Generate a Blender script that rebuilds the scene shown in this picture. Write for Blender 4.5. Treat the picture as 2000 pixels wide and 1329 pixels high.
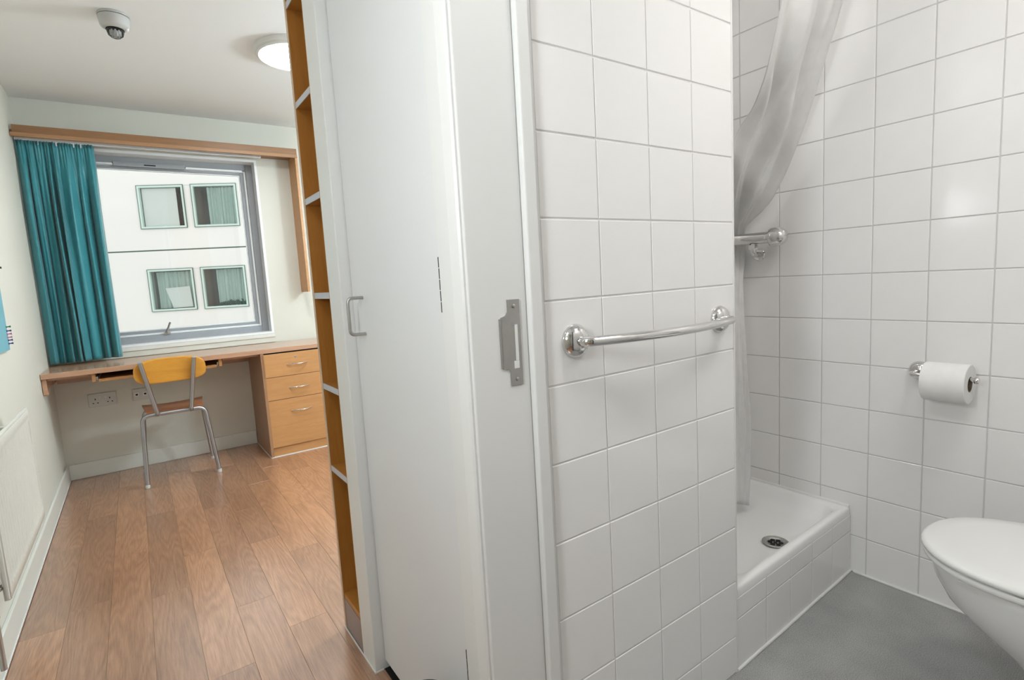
import bpy, bmesh, math, random
from mathutils import Vector, Matrix
random.seed(7)
scene = bpy.context.scene
COL = scene.collection
for o in list(bpy.data.objects):
    bpy.data.objects.remove(o)

# ------------------------------------------------------------------ camera, sky, exposure
cam_data = bpy.data.cameras.new('camera')
cam_data.sensor_width = 36.0
cam_data.lens = 1044.827 / 2000.0 * 36.0
cam_data.clip_start = 0.02
cam_data.clip_end = 200
cam = bpy.data.objects.new('camera', cam_data)
COL.objects.link(cam)
cam.matrix_world = Matrix(((0.814147, 0.11198, -0.569759, 0.0),
                           (-0.577908, 0.060868, -0.813829, 0.0),
                           (-0.056452, 0.991845, 0.11427, 1.104),
                           (0, 0, 0, 1)))
scene.camera = cam

world = bpy.data.worlds.new('overcast_sky')
scene.world = world
world.use_nodes = True
bg = world.node_tree.nodes['Background']
bg.inputs['Color'].default_value = (0.97, 0.985, 1.0, 1)
bg.inputs['Strength'].default_value = 1.02

vs = scene.view_settings
vs.view_transform = 'Standard'
try:
    vs.look = 'None'
except Exception:
    pass
vs.gamma = 1.0
vs.exposure = 0.55
vs.use_curve_mapping = False

LAMP_BEDROOM = 44.0
LAMP_BATH = 9.8
FILL_HALL = 38.0
FILL_BED2 = 68.0
FILL_HALLWALL = 34.0
FILL_SHOWER = 8.5

CEIL = 2.312

# ------------------------------------------------------------------ materials
def new_mat(name):
    m = bpy.data.materials.new(name)
    m.use_nodes = True
    nt = m.node_tree
    return m, nt, nt.nodes['Principled BSDF']

def node(nt, kind, **kw):
    n = nt.nodes.new(kind)
    for k, v in kw.items():
        setattr(n, k, v)
    return n

def paint(name, col, rough=0.5, spec=0.5, var=0.03, scale=6.0, bump=0.0, bump_scale=200.0, metallic=0.0, coat=0.0):
    """plain coloured surface with a slight procedural unevenness"""
    m, nt, b = new_mat(name)
    tc = node(nt, 'ShaderNodeTexCoord')
    nz = node(nt, 'ShaderNodeTexNoise')
    nz.inputs['Scale'].default_value = scale
    nz.inputs['Detail'].default_value = 4
    nt.links.new(tc.outputs['Object'], nz.inputs['Vector'])
    mr = node(nt, 'ShaderNodeMapRange')
    mr.inputs['To Min'].default_value = 1 - var
    mr.inputs['To Max'].default_value = 1 + var
    nt.links.new(nz.outputs['Fac'], mr.inputs['Value'])
    mx = node(nt, 'ShaderNodeVectorMath', operation='SCALE')
    mx.inputs[0].default_value = col
    nt.links.new(mr.outputs['Result'], mx.inputs['Scale'])
    nt.links.new(mx.outputs['Vector'], b.inputs['Base Color'])
    b.inputs['Roughness'].default_value = rough
    b.inputs['Specular IOR Level'].default_value = spec
    b.inputs['Metallic'].default_value = metallic
    b.inputs['Coat Weight'].default_value = coat
    if bump > 0:
        n2 = node(nt, 'ShaderNodeTexNoise')
        n2.inputs['Scale'].default_value = bump_scale
        n2.inputs['Detail'].default_value = 3
        nt.links.new(tc.outputs['Object'], n2.inputs['Vector'])
        bp = node(nt, 'ShaderNodeBump')
        bp.inputs['Strength'].default_value = bump
        bp.inputs['Distance'].default_value = 0.002
        nt.links.new(n2.outputs['Fac'], bp.inputs['Height'])
        nt.links.new(bp.outputs['Normal'], b.inputs['Normal'])
    return m

def wood(name, dark, light, axis='X', rough=0.35, stretch=14.0, scale=5.0, spec=0.5, randomise=False, amount=1.0, coat=0.0, bump=0.05):
    """grain runs along the given object axis"""
    m, nt, b = new_mat(name)
    tc = node(nt, 'ShaderNodeTexCoord')
    mp = node(nt, 'ShaderNodeMapping')
    s = {'X': (1, stretch, stretch), 'Y': (stretch, 1, stretch), 'Z': (stretch, stretch, 1)}[axis]
    mp.inputs['Scale'].default_value = s
    src = tc.outputs['Object']
    oi = None
    if randomise:
        oi = node(nt, 'ShaderNodeObjectInfo')
        sc = node(nt, 'ShaderNodeVectorMath', operation='SCALE')
        sc.inputs[0].default_value = (31.0, 17.0, 7.0)
        nt.links.new(oi.outputs['Random'], sc.inputs['Scale'])
        ad = node(nt, 'ShaderNodeVectorMath', operation='ADD')
        nt.links.new(src, ad.inputs[0])
        nt.links.new(sc.outputs['Vector'], ad.inputs[1])
        src = ad.outputs['Vector']
    nt.links.new(src, mp.inputs['Vector'])
    n1 = node(nt, 'ShaderNodeTexNoise')
    n1.inputs['Scale'].default_value = scale
    n1.inputs['Detail'].default_value = 6
    n1.inputs['Distortion'].default_value = 0.6
    nt.links.new(mp.outputs['Vector'], n1.inputs['Vector'])
    n2 = node(nt, 'ShaderNodeTexNoise')
    n2.inputs['Scale'].default_value = scale * 7
    n2.inputs['Detail'].default_value = 3
    nt.links.new(mp.outputs['Vector'], n2.inputs['Vector'])
    mix = node(nt, 'ShaderNodeMath', operation='MULTIPLY_ADD')
    nt.links.new(n2.outputs['Fac'], mix.inputs[0])
    mix.inputs[1].default_value = 0.35
    sub = node(nt, 'ShaderNodeMath', operation='MULTIPLY')
    nt.links.new(n1.outputs['Fac'], sub.inputs[0])
    sub.inputs[1].default_value = 0.65
    nt.links.new(sub.outputs[0], mix.inputs[2])
    cr = node(nt, 'ShaderNodeValToRGB')
    cr.color_ramp.elements[0].position = 0.5 - 0.2 / amount
    cr.color_ramp.elements[1].position = 0.5 + 0.2 / amount
    cr.color_ramp.elements[0].color = (*dark, 1)
    cr.color_ramp.elements[1].color = (*light, 1)
    nt.links.new(mix.outputs[0], cr.inputs['Fac'])
    out = cr.outputs['Color']
    if randomise:
        mr = node(nt, 'ShaderNodeMapRange')
        mr.inputs['To Min'].default_value = 0.80
        mr.inputs['To Max'].default_value = 1.17
        nt.links.new(oi.outputs['Random'], mr.inputs['Value'])
        v = node(nt, 'ShaderNodeVectorMath', operation='SCALE')
        nt.links.new(out, v.inputs[0])
        nt.links.new(mr.outputs['Result'], v.inputs['Scale'])
        out = v.outputs['Vector']
    nt.links.new(out, b.inputs['Base Color'])
    b.inputs['Roughness'].default_value = rough
    b.inputs['Specular IOR Level'].default_value = spec
    b.inputs['Coat Weight'].default_value = coat
    b.inputs['Coat Roughness'].default_value = 0.3
    if bump:
        bp = node(nt, 'ShaderNodeBump')
        bp.inputs['Strength'].default_value = bump
        bp.inputs['Distance'].default_value = 0.001
        nt.links.new(mix.outputs[0], bp.inputs['Height'])
        nt.links.new(bp.outputs['Normal'], b.inputs['Normal'])
    return m

def oak_vinyl(name):
    """printed oak plank: cathedral grain running along Y, each plank its own piece of print"""
    m, nt, b = new_mat(name)
    tc = node(nt, 'ShaderNodeTexCoord')
    oi = node(nt, 'ShaderNodeObjectInfo')
    sc = node(nt, 'ShaderNodeVectorMath', operation='SCALE')
    sc.inputs[0].default_value = (0.9, 47.0, 13.0)
    nt.links.new(oi.outputs['Random'], sc.inputs['Scale'])
    ad = node(nt, 'ShaderNodeVectorMath', operation='ADD')
    nt.links.new(tc.outputs['Object'], ad.inputs[0])
    nt.links.new(sc.outputs['Vector'], ad.inputs[1])
    mp = node(nt, 'ShaderNodeMapping')
    mp.inputs['Scale'].default_value = (9.0, 1.1, 1.0)
    nt.links.new(ad.outputs['Vector'], mp.inputs['Vector'])
    wv = node(nt, 'ShaderNodeTexNoise')
    wv.inputs['Scale'].default_value = 1.1
    wv.inputs['Detail'].default_value = 1.5
    wv.inputs['Distortion'].default_value = 0.4
    nt.links.new(mp.outputs['Vector'], wv.inputs['Vector'])
    rings = node(nt, 'ShaderNodeMath', operation='MULTIPLY')
    rings.inputs[1].default_value = 16.0
    nt.links.new(wv.outputs['Fac'], rings.inputs[0])
    fr = node(nt, 'ShaderNodeMath', operation='PINGPONG')
    fr.inputs[1].default_value = 0.5
    nt.links.new(rings.outputs[0], fr.inputs[0])
    mp2 = node(nt, 'ShaderNodeMapping')
    mp2.inputs['Scale'].default_value = (260.0, 14.0, 1.0)
    nt.links.new(ad.outputs['Vector'], mp2.inputs['Vector'])
    pores = node(nt, 'ShaderNodeTexNoise')
    pores.inputs['Scale'].default_value = 1.0
    pores.inputs['Detail'].default_value = 3
    nt.links.new(mp2.outputs['Vector'], pores.inputs['Vector'])
    mp3 = node(nt, 'ShaderNodeMapping')
    mp3.inputs['Scale'].default_value = (7.0, 1.6, 1.0)
    nt.links.new(ad.outputs['Vector'], mp3.inputs['Vector'])
    cloud = node(nt, 'ShaderNodeTexNoise')
    cloud.inputs['Scale'].default_value = 1.5
    cloud.inputs['Detail'].default_value = 3
    nt.links.new(mp3.outputs['Vector'], cloud.inputs['Vector'])
    a1 = node(nt, 'ShaderNodeMath', operation='MULTIPLY')
    a1.inputs[1].default_value = 0.27
    nt.links.new(fr.outputs[0], a1.inputs[0])
    a2 = node(nt, 'ShaderNodeMath', operation='MULTIPLY_ADD')
    a2.inputs[1].default_value = 0.45
    nt.links.new(pores.outputs['Fac'], a2.inputs[0])
    nt.links.new(a1.outputs[0], a2.inputs[2])
    a3 = node(nt, 'ShaderNodeMath', operation='MULTIPLY_ADD')
    a3.inputs[1].default_value = 0.40
    nt.links.new(cloud.outputs['Fac'], a3.inputs[0])
    nt.links.new(a2.outputs[0], a3.inputs[2])
    cr = node(nt, 'ShaderNodeValToRGB')
    cr.color_ramp.elements[0].position = 0.22
    cr.color_ramp.elements[1].position = 0.76
    cr.color_ramp.elements[0].color = (0.205, 0.082, 0.031, 1)
    cr.color_ramp.elements[1].color = (0.54, 0.275, 0.145, 1)
    nt.links.new(a3.outputs[0], cr.inputs['Fac'])
    mr = node(nt, 'ShaderNodeMapRange')
    mr.inputs['To Min'].default_value = 0.84
    mr.inputs['To Max'].default_value = 1.20
    nt.links.new(oi.outputs['Random'], mr.inputs['Value'])
    v = node(nt, 'ShaderNodeVectorMath', operation='SCALE')
    nt.links.new(cr.outputs['Color'], v.inputs[0])
    nt.links.new(mr.outputs['Result'], v.inputs['Scale'])
    nt.links.new(v.outputs['Vector'], b.inputs['Base Color'])
    b.inputs['Roughness'].default_value = 0.45
    b.inputs['Specular IOR Level'].default_value = 0.6
    b.inputs['Coat Weight'].default_value = 1.0
    b.inputs['Coat IOR'].default_value = 2.35
    b.inputs['Coat Roughness'].default_value = 0.26
    n2 = node(nt, 'ShaderNodeTexNoise')
    n2.inputs['Scale'].default_value = 330
    n2.inputs['Detail'].default_value = 2
    nt.links.new(tc.outputs['Object'], n2.inputs['Vector'])
    bp = node(nt, 'ShaderNodeBump')
    bp.inputs['Strength'].default_value = 0.35
    bp.inputs['Distance'].default_value = 0.0012
    nt.links.new(n2.outputs['Fac'], bp.inputs['Height'])
    nt.links.new(bp.outputs['Normal'], b.inputs['Normal'])
    return m

def speckled(name):
    """grey safety vinyl with fine light and dark flecks"""
    m, nt, b = new_mat(name)
    tc = node(nt, 'ShaderNodeTexCoord')
    n1 = node(nt, 'ShaderNodeTexNoise')
    n1.inputs['Scale'].default_value = 420
    n1.inputs['Detail'].default_value = 2
    nt.links.new(tc.outputs['Object'], n1.inputs['Vector'])
    n2 = node(nt, 'ShaderNodeTexNoise')
    n2.inputs['Scale'].default_value = 9
    n2.inputs['Detail'].default_value = 3
    nt.links.new(tc.outputs['Object'], n2.inputs['Vector'])
    ad = node(nt, 'ShaderNodeMath', operation='MULTIPLY_ADD')
    ad.inputs[1].default_value = 0.25
    nt.links.new(n2.outputs['Fac'], ad.inputs[0])
    nt.links.new(n1.outputs['Fac'], ad.inputs[2])
    cr = node(nt, 'ShaderNodeValToRGB')
    e = cr.color_ramp.elements
    e[0].position, e[0].color = 0.42, (0.22, 0.22, 0.213, 1)
    e[1].position, e[1].color = 0.82, (0.46, 0.46, 0.45, 1)
    nt.links.new(ad.outputs[0], cr.inputs['Fac'])
    nt.links.new(cr.outputs['Color'], b.inputs['Base Color'])
    b.inputs['Roughness'].default_value = 0.55
    b.inputs['Specular IOR Level'].default_value = 0.35
    return m

def emitter(name, col, strength):
    m, nt, b = new_mat(name)
    b.inputs['Base Color'].default_value = (0.9, 0.9, 0.9, 1)
    b.inputs['Emission Color'].default_value = (*col, 1)
    b.inputs['Emission Strength'].default_value = strength
    return m

def pane_glass(name, tint=(0.96, 0.985, 0.975), ior=1.5):
    m = bpy.data.materials.new(name)
    m.use_nodes = True
    nt = m.node_tree
    nt.nodes.clear()
    out = node(nt, 'ShaderNodeOutputMaterial')
    tr = node(nt, 'ShaderNodeBsdfTransparent')
    tr.inputs['Color'].default_value = (*tint, 1)
    gl = node(nt, 'ShaderNodeBsdfGlossy')
    gl.inputs['Roughness'].default_value = 0.02
    fr = node(nt, 'ShaderNodeFresnel')
    fr.inputs['IOR'].default_value = ior
    mx = node(nt, 'ShaderNodeMixShader')
    nt.links.new(fr.outputs[0], mx.inputs[0])
    nt.links.new(tr.outputs[0], mx.inputs[1])
    nt.links.new(gl.outputs[0], mx.inputs[2])
    nt.links.new(mx.outputs[0], out.inputs['Surface'])
    return m

def fabric(name, col, rough=0.6, sheen=0.3, translucent=0.0, weave=900, spec=0.3):
    m, nt, b = new_mat(name)
    tc = node(nt, 'ShaderNodeTexCoord')
    nz = node(nt, 'ShaderNodeTexNoise')
    nz.inputs['Scale'].default_value = 25
    nt.links.new(tc.outputs['Object'], nz.inputs['Vector'])
    mr = node(nt, 'ShaderNodeMapRange')
    mr.inputs['To Min'].default_value = 0.93
    mr.inputs['To Max'].default_value = 1.07
    nt.links.new(nz.outputs['Fac'], mr.inputs['Value'])
    v = node(nt, 'ShaderNodeVectorMath', operation='SCALE')
    v.inputs[0].default_value = col
    nt.links.new(mr.outputs['Result'], v.inputs['Scale'])
    nt.links.new(v.outputs['Vector'], b.inputs['Base Color'])
    b.inputs['Roughness'].default_value = rough
    b.inputs['Specular IOR Level'].default_value = spec
    b.inputs['Sheen Weight'].default_value = sheen
    n2 = node(nt, 'ShaderNodeTexNoise')
    n2.inputs['Scale'].default_value = weave
    nt.links.new(tc.outputs['Object'], n2.inputs['Vector'])
    bp = node(nt, 'ShaderNodeBump')
    bp.inputs['Strength'].default_value = 0.15
    bp.inputs['Distance'].default_value = 0.0008
    nt.links.new(n2.outputs['Fac'], bp.inputs['Height'])
    nt.links.new(bp.outputs['Normal'], b.inputs['Normal'])
    if translucent > 0:
        tl = node(nt, 'ShaderNodeBsdfTranslucent')
        nt.links.new(v.outputs['Vector'], tl.inputs['Color'])
        mx = node(nt, 'ShaderNodeMixShader')
        mx.inputs[0].default_value = translucent
        nt.links.new(b.outputs[0], mx.inputs[1])
        nt.links.new(tl.outputs[0], mx.inputs[2])
        nt.links.new(mx.outputs[0], nt.nodes['Material Output'].inputs['Surface'])
    return m

M = {}
M['wall'] = paint('cream_wall_paint', (0.695, 0.685, 0.612), 0.7, 0.25, 0.02, 3, 0.08, 350)
M['ceil'] = paint('ceiling_paint', (0.88, 0.88, 0.875), 0.8, 0.2, 0.015, 3)
M['skirt'] = paint('skirting_gloss', (0.75, 0.75, 0.70), 0.4, 0.4, 0.03, 5)
M['white'] = paint('white_gloss_paint', (0.78, 0.78, 0.765), 0.38, 0.45, 0.02, 4, 0.04, 120)
M['door'] = paint('white_satin_door', (0.76, 0.765, 0.775), 0.42, 0.4, 0.02, 3)
M['tile'] = paint('white_glazed_tile', (0.885, 0.875, 0.86), 0.12, 0.5, 0.015, 14)
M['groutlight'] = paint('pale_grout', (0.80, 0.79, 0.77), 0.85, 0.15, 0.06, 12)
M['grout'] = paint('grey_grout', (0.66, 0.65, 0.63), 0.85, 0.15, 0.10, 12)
M['caulk'] = paint('white_sealant', (0.78, 0.78, 0.76), 0.4, 0.4, 0.02, 20)
M['ceramic'] = paint('white_ceramic', (0.84, 0.835, 0.82), 0.10, 0.5, 0.006, 4, coat=0.3)
M['seat'] = paint('white_seat_plastic', (0.82, 0.82, 0.80), 0.22, 0.5, 0.006, 4)
M['tray'] = paint('white_tray_acrylic', (0.88, 0.875, 0.86), 0.16, 0.5, 0.01, 5)
M['chrome'] = paint('polished_chrome', (0.72, 0.71, 0.70), 0.09, 0.5, 0.02, 10, metallic=1.0)
M['steel'] = paint('brushed_steel', (0.47, 0.46, 0.44), 0.38, 0.5, 0.10, 60, metallic=1.0)
M['tube'] = paint('grey_steel_tube', (0.43, 0.44, 0.46), 0.36, 0.5, 0.05, 30, metallic=1.0)
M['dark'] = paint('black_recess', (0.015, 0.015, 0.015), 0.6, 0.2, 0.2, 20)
M['rubber'] = paint('black_rubber', (0.03, 0.03, 0.032), 0.5, 0.3, 0.1, 30)
M['plastic'] = paint('white_plastic', (0.74, 0.735, 0.71), 0.35, 0.45, 0.01, 8)
M['socket'] = paint('socket_plastic', (0.62, 0.62, 0.59), 0.3, 0.5, 0.01, 8)
M['detector'] = paint('detector_plastic', (0.52, 0.515, 0.50), 0.4, 0.45, 0.01, 8)  # white body greyed so its colour holds the shade it sits in
M['rad'] = paint('radiator_enamel', (0.70, 0.69, 0.63), 0.32, 0.5, 0.01, 5)
M['alu'] = paint('grey_window_metal', (0.33, 0.345, 0.365), 0.42, 0.4, 0.04, 12)
M['alulight'] = paint('pale_window_metal', (0.84, 0.86, 0.87), 0.3, 0.5, 0.03, 12)
M['upvc'] = paint('white_window_liner', (0.88, 0.885, 0.89), 0.3, 0.45, 0.01, 8)
M['desk'] = wood('desk_beech_laminate', (0.44, 0.245, 0.15), (0.55, 0.33, 0.21), 'X', 0.17, 10, 5, 0.6, bump=0.0)
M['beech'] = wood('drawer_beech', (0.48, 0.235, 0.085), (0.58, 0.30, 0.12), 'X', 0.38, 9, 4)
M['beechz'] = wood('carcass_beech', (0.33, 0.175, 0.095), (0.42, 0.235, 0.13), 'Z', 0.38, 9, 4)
M['orange'] = wood('bookcase_beech', (0.41, 0.165, 0.028), (0.51, 0.225, 0.046), 'Z', 0.42, 8, 4)
M['edge'] = wood('pale_beech_edging', (0.55, 0.40, 0.27), (0.66, 0.50, 0.36), 'Z', 0.4, 8, 5)
M['pelmet'] = wood('pelmet_beech', (0.235, 0.115, 0.05), (0.30, 0.155, 0.07), 'X', 0.4, 12, 4)
M['pelmetlip'] = wood('pelmet_lip_beech', (0.33, 0.17, 0.08), (0.42, 0.225, 0.11), 'X', 0.4, 12, 4)
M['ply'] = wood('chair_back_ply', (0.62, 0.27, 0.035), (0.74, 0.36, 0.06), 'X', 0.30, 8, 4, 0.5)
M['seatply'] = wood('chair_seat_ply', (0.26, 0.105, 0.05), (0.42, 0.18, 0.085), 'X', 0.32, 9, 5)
M['shelfedge'] = paint('grey_edging_reflection', (0.52, 0.53, 0.57), 0.3, 0.5, 0.03, 20)  # pale reflection on the glossy laminate put into the edge colour
M['plinth'] = paint('mauve_brown_plinth', (0.30, 0.235, 0.22), 0.35, 0.5, 0.06, 8)
M['oak'] = oak_vinyl('oak_print_vinyl')
M['grey'] = speckled('grey_speckled_vinyl')
M['teal'] = fabric('teal_curtain_cloth', (0.052, 0.30, 0.345), 0.33, 0.3, 0.12, 700, 0.4)
M['felt'] = fabric('teal_felt', (0.16, 0.42, 0.50), 0.9, 0.2, 0.0, 500, 0.1)
M['shower'] = fabric('white_shower_cloth', (0.87, 0.86, 0.845), 0.5, 0.1, 0.25, 900, 0.3)
M['paper'] = fabric('toilet_paper', (0.84, 0.83, 0.81), 0.95, 0.0, 0.0, 300, 0.05)
M['card'] = paint('grey_cardboard', (0.20, 0.17, 0.13), 0.9, 0.1, 0.1, 30)
M['render'] = paint('white_render', (0.82, 0.79, 0.755), 0.9, 0.1, 0.02, 0.6)
M['green'] = paint('pale_green_window_metal', (0.58, 0.70, 0.64), 0.4, 0.4, 0.05, 3)
M['darkgreen'] = paint('dark_green_gasket', (0.10, 0.16, 0.135), 0.5, 0.3, 0.05, 3)
M['mint'] = fabric('mint_curtain_cloth', (0.80, 0.93, 0.88), 0.8, 0.1, 0.35, 40, 0.1)
M['room'] = paint('dim_room_wall', (0.48, 0.47, 0.48), 0.8, 0.1, 0.2, 1.5)
M['sheet'] = paint('white_sheet', (0.92, 0.91, 0.89), 0.8, 0.1, 0.03, 1)  # for the propped card and the board imitating reflected sky
M['leaf'] = paint('pot_plant_leaf', (0.02, 0.10, 0.06), 0.6, 0.2, 0.4, 6)
M['ground'] = paint('paved_ground', (0.42, 0.41, 0.39), 0.9, 0.1, 0.1, 0.5)
M['pane'] = pane_glass('clear_glass')
M['farpane'] = pane_glass('far_window_glass', (0.97, 0.99, 0.98), 1.35)
M['clear'] = pane_glass('clear_dome_plastic', (0.93, 0.94, 0.94), 1.6)
M['pinblue'] = paint('blue_pin', (0.03, 0.06, 0.25), 0.4, 0.5, 0.02, 5)
M['pinpink'] = paint('pink_pin', (0.62, 0.20, 0.38), 0.4, 0.5, 0.02, 5)
M['pingreen'] = paint('green_pin', (0.03, 0.18, 0.10), 0.4, 0.5, 0.02, 5)

# ------------------------------------------------------------------ mesh helpers
def add_box(bm, lo, hi, bevel=0.0, seg=2):
    lo = Vector(lo); hi = Vector(hi)
    r = bmesh.ops.create_cube(bm, size=1.0)
    vs_ = r['verts']
    c = (lo + hi) / 2; s = hi - lo
    for v in vs_:
        v.co = Vector((v.co.x * s.x + c.x, v.co.y * s.y + c.y, v.co.z * s.z + c.z))
    if bevel > 0:
        es = set()
        for v in vs_:
            es.update(v.link_edges)
        bmesh.ops.bevel(bm, geom=list(es), offset=min(bevel, min(s) * 0.45), segments=seg, profile=0.5, affect='EDGES')

def add_grid(bm, rows, close_u=False, close_v=False, cap=False):
    """rows: list of rings (lists of points); joins neighbours with quads"""
    vr = [[bm.verts.new(Vector(p)) for p in r] for r in rows]
    n = len(vr[0])
    for i in range(len(vr) - (0 if close_v else 1)):
        a = vr[i]; b_ = vr[(i + 1) % len(vr)]
        for j in range(n - (0 if close_u else 1)):
            k = (j + 1) % n
            try:
                bm.faces.new((a[j], a[k], b_[k], b_[j]))
            except ValueError:
                pass
    if cap:
        for r in (vr[0], vr[-1]):
            try:
                bm.faces.new(r)
            except ValueError:
                pass
    return vr

def add_tube(bm, pts, rad, seg=12, cap=True):
    pts = [Vector(p) for p in pts]
    rads = rad if isinstance(rad, (list, tuple)) else [rad] * len(pts)
    t0 = (pts[1] - pts[0]).normalized()
    up = Vector((0, 0, 1)) if abs(t0.z) < 0.9 else Vector((1, 0, 0))
    nrm = t0.cross(up).normalized()
    rings = []
    for i, p in enumerate(pts):
        if i == 0:
            t = t0
        elif i == len(pts) - 1:
            t = (pts[i] - pts[i - 1]).normalized()
        else:
            t = ((pts[i + 1] - pts[i]).normalized() + (pts[i] - pts[i - 1]).normalized()).normalized()
        nrm = (nrm - t * nrm.dot(t)).normalized()
        bn = t.cross(nrm)
        rings.append([p + (nrm * math.cos(a) + bn * math.sin(a)) * rads[i]
                      for a in [2 * math.pi * k / seg for k in range(seg)]])
    add_grid(bm, rings, close_u=True, cap=cap)

def arc_path(pts, r, n=6):
    """polyline with rounded corners"""
    pts = [Vector(p) for p in pts]
    out = [pts[0]]
    for i in range(1, len(pts) - 1):
        p = pts[i]
        a = (pts[i - 1] - p); b_ = (pts[i + 1] - p)
        d = min(r, a.length * 0.49, b_.length * 0.49)
        A = p + a.normalized() * d; B = p + b_.normalized() * d
        for k in range(n + 1):
            t = k / n
            out.append(A * (1 - t) ** 2 + p * 2 * t * (1 - t) + B * t ** 2)
    out.append(pts[-1])
    return out

def add_lathe(bm, prof, origin, axis=(0, 0, 1), seg=32, cap=True):
    """prof: list of (radius, height along axis)"""
    ax = Vector(axis).normalized()
    up = Vector((0, 0, 1)) if abs(ax.z) < 0.9 else Vector((1, 0, 0))
    u = ax.cross(up).normalized(); v = ax.cross(u)
    o = Vector(origin)
    rings = []
    for r, h in prof:
        rings.append([o + ax * h + (u * math.cos(2 * math.pi * k / seg) + v * math.sin(2 * math.pi * k / seg)) * max(r, 1e-5)
                      for k in range(seg)])
    add_grid(bm, rings, close_u=True, cap=cap)

def add_prism(bm, outline, thick):
    """outline: list of 3-D points (planar); thick: offset vector"""
    th = Vector(thick)
    a = [bm.verts.new(Vector(p)) for p in outline]
    b_ = [bm.verts.new(Vector(p) + th) for p in outline]
    bm.faces.new(a)
    bm.faces.new(list(reversed(b_)))
    n = len(a)
    for i in range(n):
        k = (i + 1) % n
        bm.faces.new((a[i], b_[i], b_[k], a[k]))

def obj(name, build, mat, parent=None, smooth=False, angle=35):
    """links ONE mesh object; world coordinates are given, the parent's offset is taken out"""
    bm = bmesh.new()
    build(bm)
    off = Vector((0, 0, 0))
    p = parent
    while p is not None:
        off += p.location
        p = p.parent
    bmesh.ops.remove_doubles(bm, verts=bm.verts, dist=1e-6)
    bmesh.ops.recalc_face_normals(bm, faces=bm.faces)
    if off.length > 0:
        bmesh.ops.translate(bm, verts=bm.verts, vec=-off)
    me = bpy.data.meshes.new(name)
    bm.to_mesh(me)
    bm.free()
    if smooth:
        for f in me.polygons:
            f.use_smooth = True
        me.set_sharp_from_angle(angle=math.radians(angle))
    me.materials.append(mat)
    o = bpy.data.objects.new(name, me)
    COL.objects.link(o)
    if parent is not None:
        o.parent = parent
    return o

def boxes(*bs, bevel=0.0):
    def f(bm):
        for lo, hi in bs:
            add_box(bm, lo, hi, bevel)
    return f

def tube(pts, r, seg=12):
    return lambda bm: add_tube(bm, pts, r, seg)

def lathe(prof, origin, axis=(0, 0, 1), seg=32):
    return lambda bm: add_lathe(bm, prof, origin, axis, seg)

def thing(name, label, cat, loc=(0, 0, 0), group=None):
    o = bpy.data.objects.new(name, None)
    o.empty_display_size = 0.05
    COL.objects.link(o)
    o.location = loc
    o['label'] = label
    o['category'] = cat
    if group:
        o['group'] = group
    return o

def struct(name, build, mat, parent=None, label=None, smooth=False):
    o = obj(name, build, mat, parent, smooth)
    if parent is None:
        o['kind'] = 'structure'
    if label:
        o['label'] = label
    return o

def piece_mesh(name, size, mat, bevel):
    """mesh centred on its origin, for tiles shared between alike pieces"""
    bm = bmesh.new()
    add_box(bm, [-s / 2 for s in size], [s / 2 for s in size], bevel, 1)
    bmesh.ops.recalc_face_normals(bm, faces=bm.faces)
    me = bpy.data.meshes.new(name)
    bm.to_mesh(me); bm.free()
    me.materials.append(mat)
    return me

_tile_cache = {}
def tile_field(parent, plane, us, zs, at, sign, gap=0.0030, depth=0.006, vgap=None):
    """one object per tile; plane 'X' or 'Y' = axis the wall faces along; at = face coordinate; sign = facing"""
    for i in range(len(us) - 1):
        for j in range(len(zs) - 1):
            w = us[i + 1] - us[i] - (vgap or gap); h = zs[j + 1] - zs[j] - gap
            if w < 0.004 or h < 0.004:
                continue
            key = (plane, round(w, 4), round(h, 4))
            if key not in _tile_cache:
                size = (depth, w, h) if plane == 'X' else (w, depth, h)
                _tile_cache[key] = piece_mesh('tile', size, M['tile'], 0.0014)
            o = bpy.data.objects.new('tile', _tile_cache[key])
            COL.objects.link(o)
            cu = (us[i] + us[i + 1]) / 2; cz = (zs[j] + zs[j + 1]) / 2
            jit = random.uniform(-0.0002, 0.0002)
            d = at - sign * depth / 2 + jit
            o.location = (d, cu, cz) if plane == 'X' else (cu, d, cz)
            rx = random.uniform(-0.0015, 0.0015); rz = random.uniform(-0.0015, 0.0015)
            o.rotation_euler = (0, rx, rz) if plane == 'X' else (rx, 0, rz)
            o.parent = parent

# ================================================================== SETTING
XL = -0.452          # hall and bedroom left wall
YW = 4.285           # window wall
XR = 1.98            # tiled bathroom wall (tile face)
YP = 0.78            # tiled partition (tile face)
FLOOR = struct('floor', boxes(((-0.56, -1.3, -0.12), (2.5, 4.45, -0.004))), M['oak'],
               label='oak effect vinyl plank floor of bedroom and hall')
CEILING = struct('ceiling', boxes(((-0.56, -1.3, CEIL), (2.5, 4.45, CEIL + 0.1))), M['ceil'], label='plain white painted ceiling')

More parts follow.
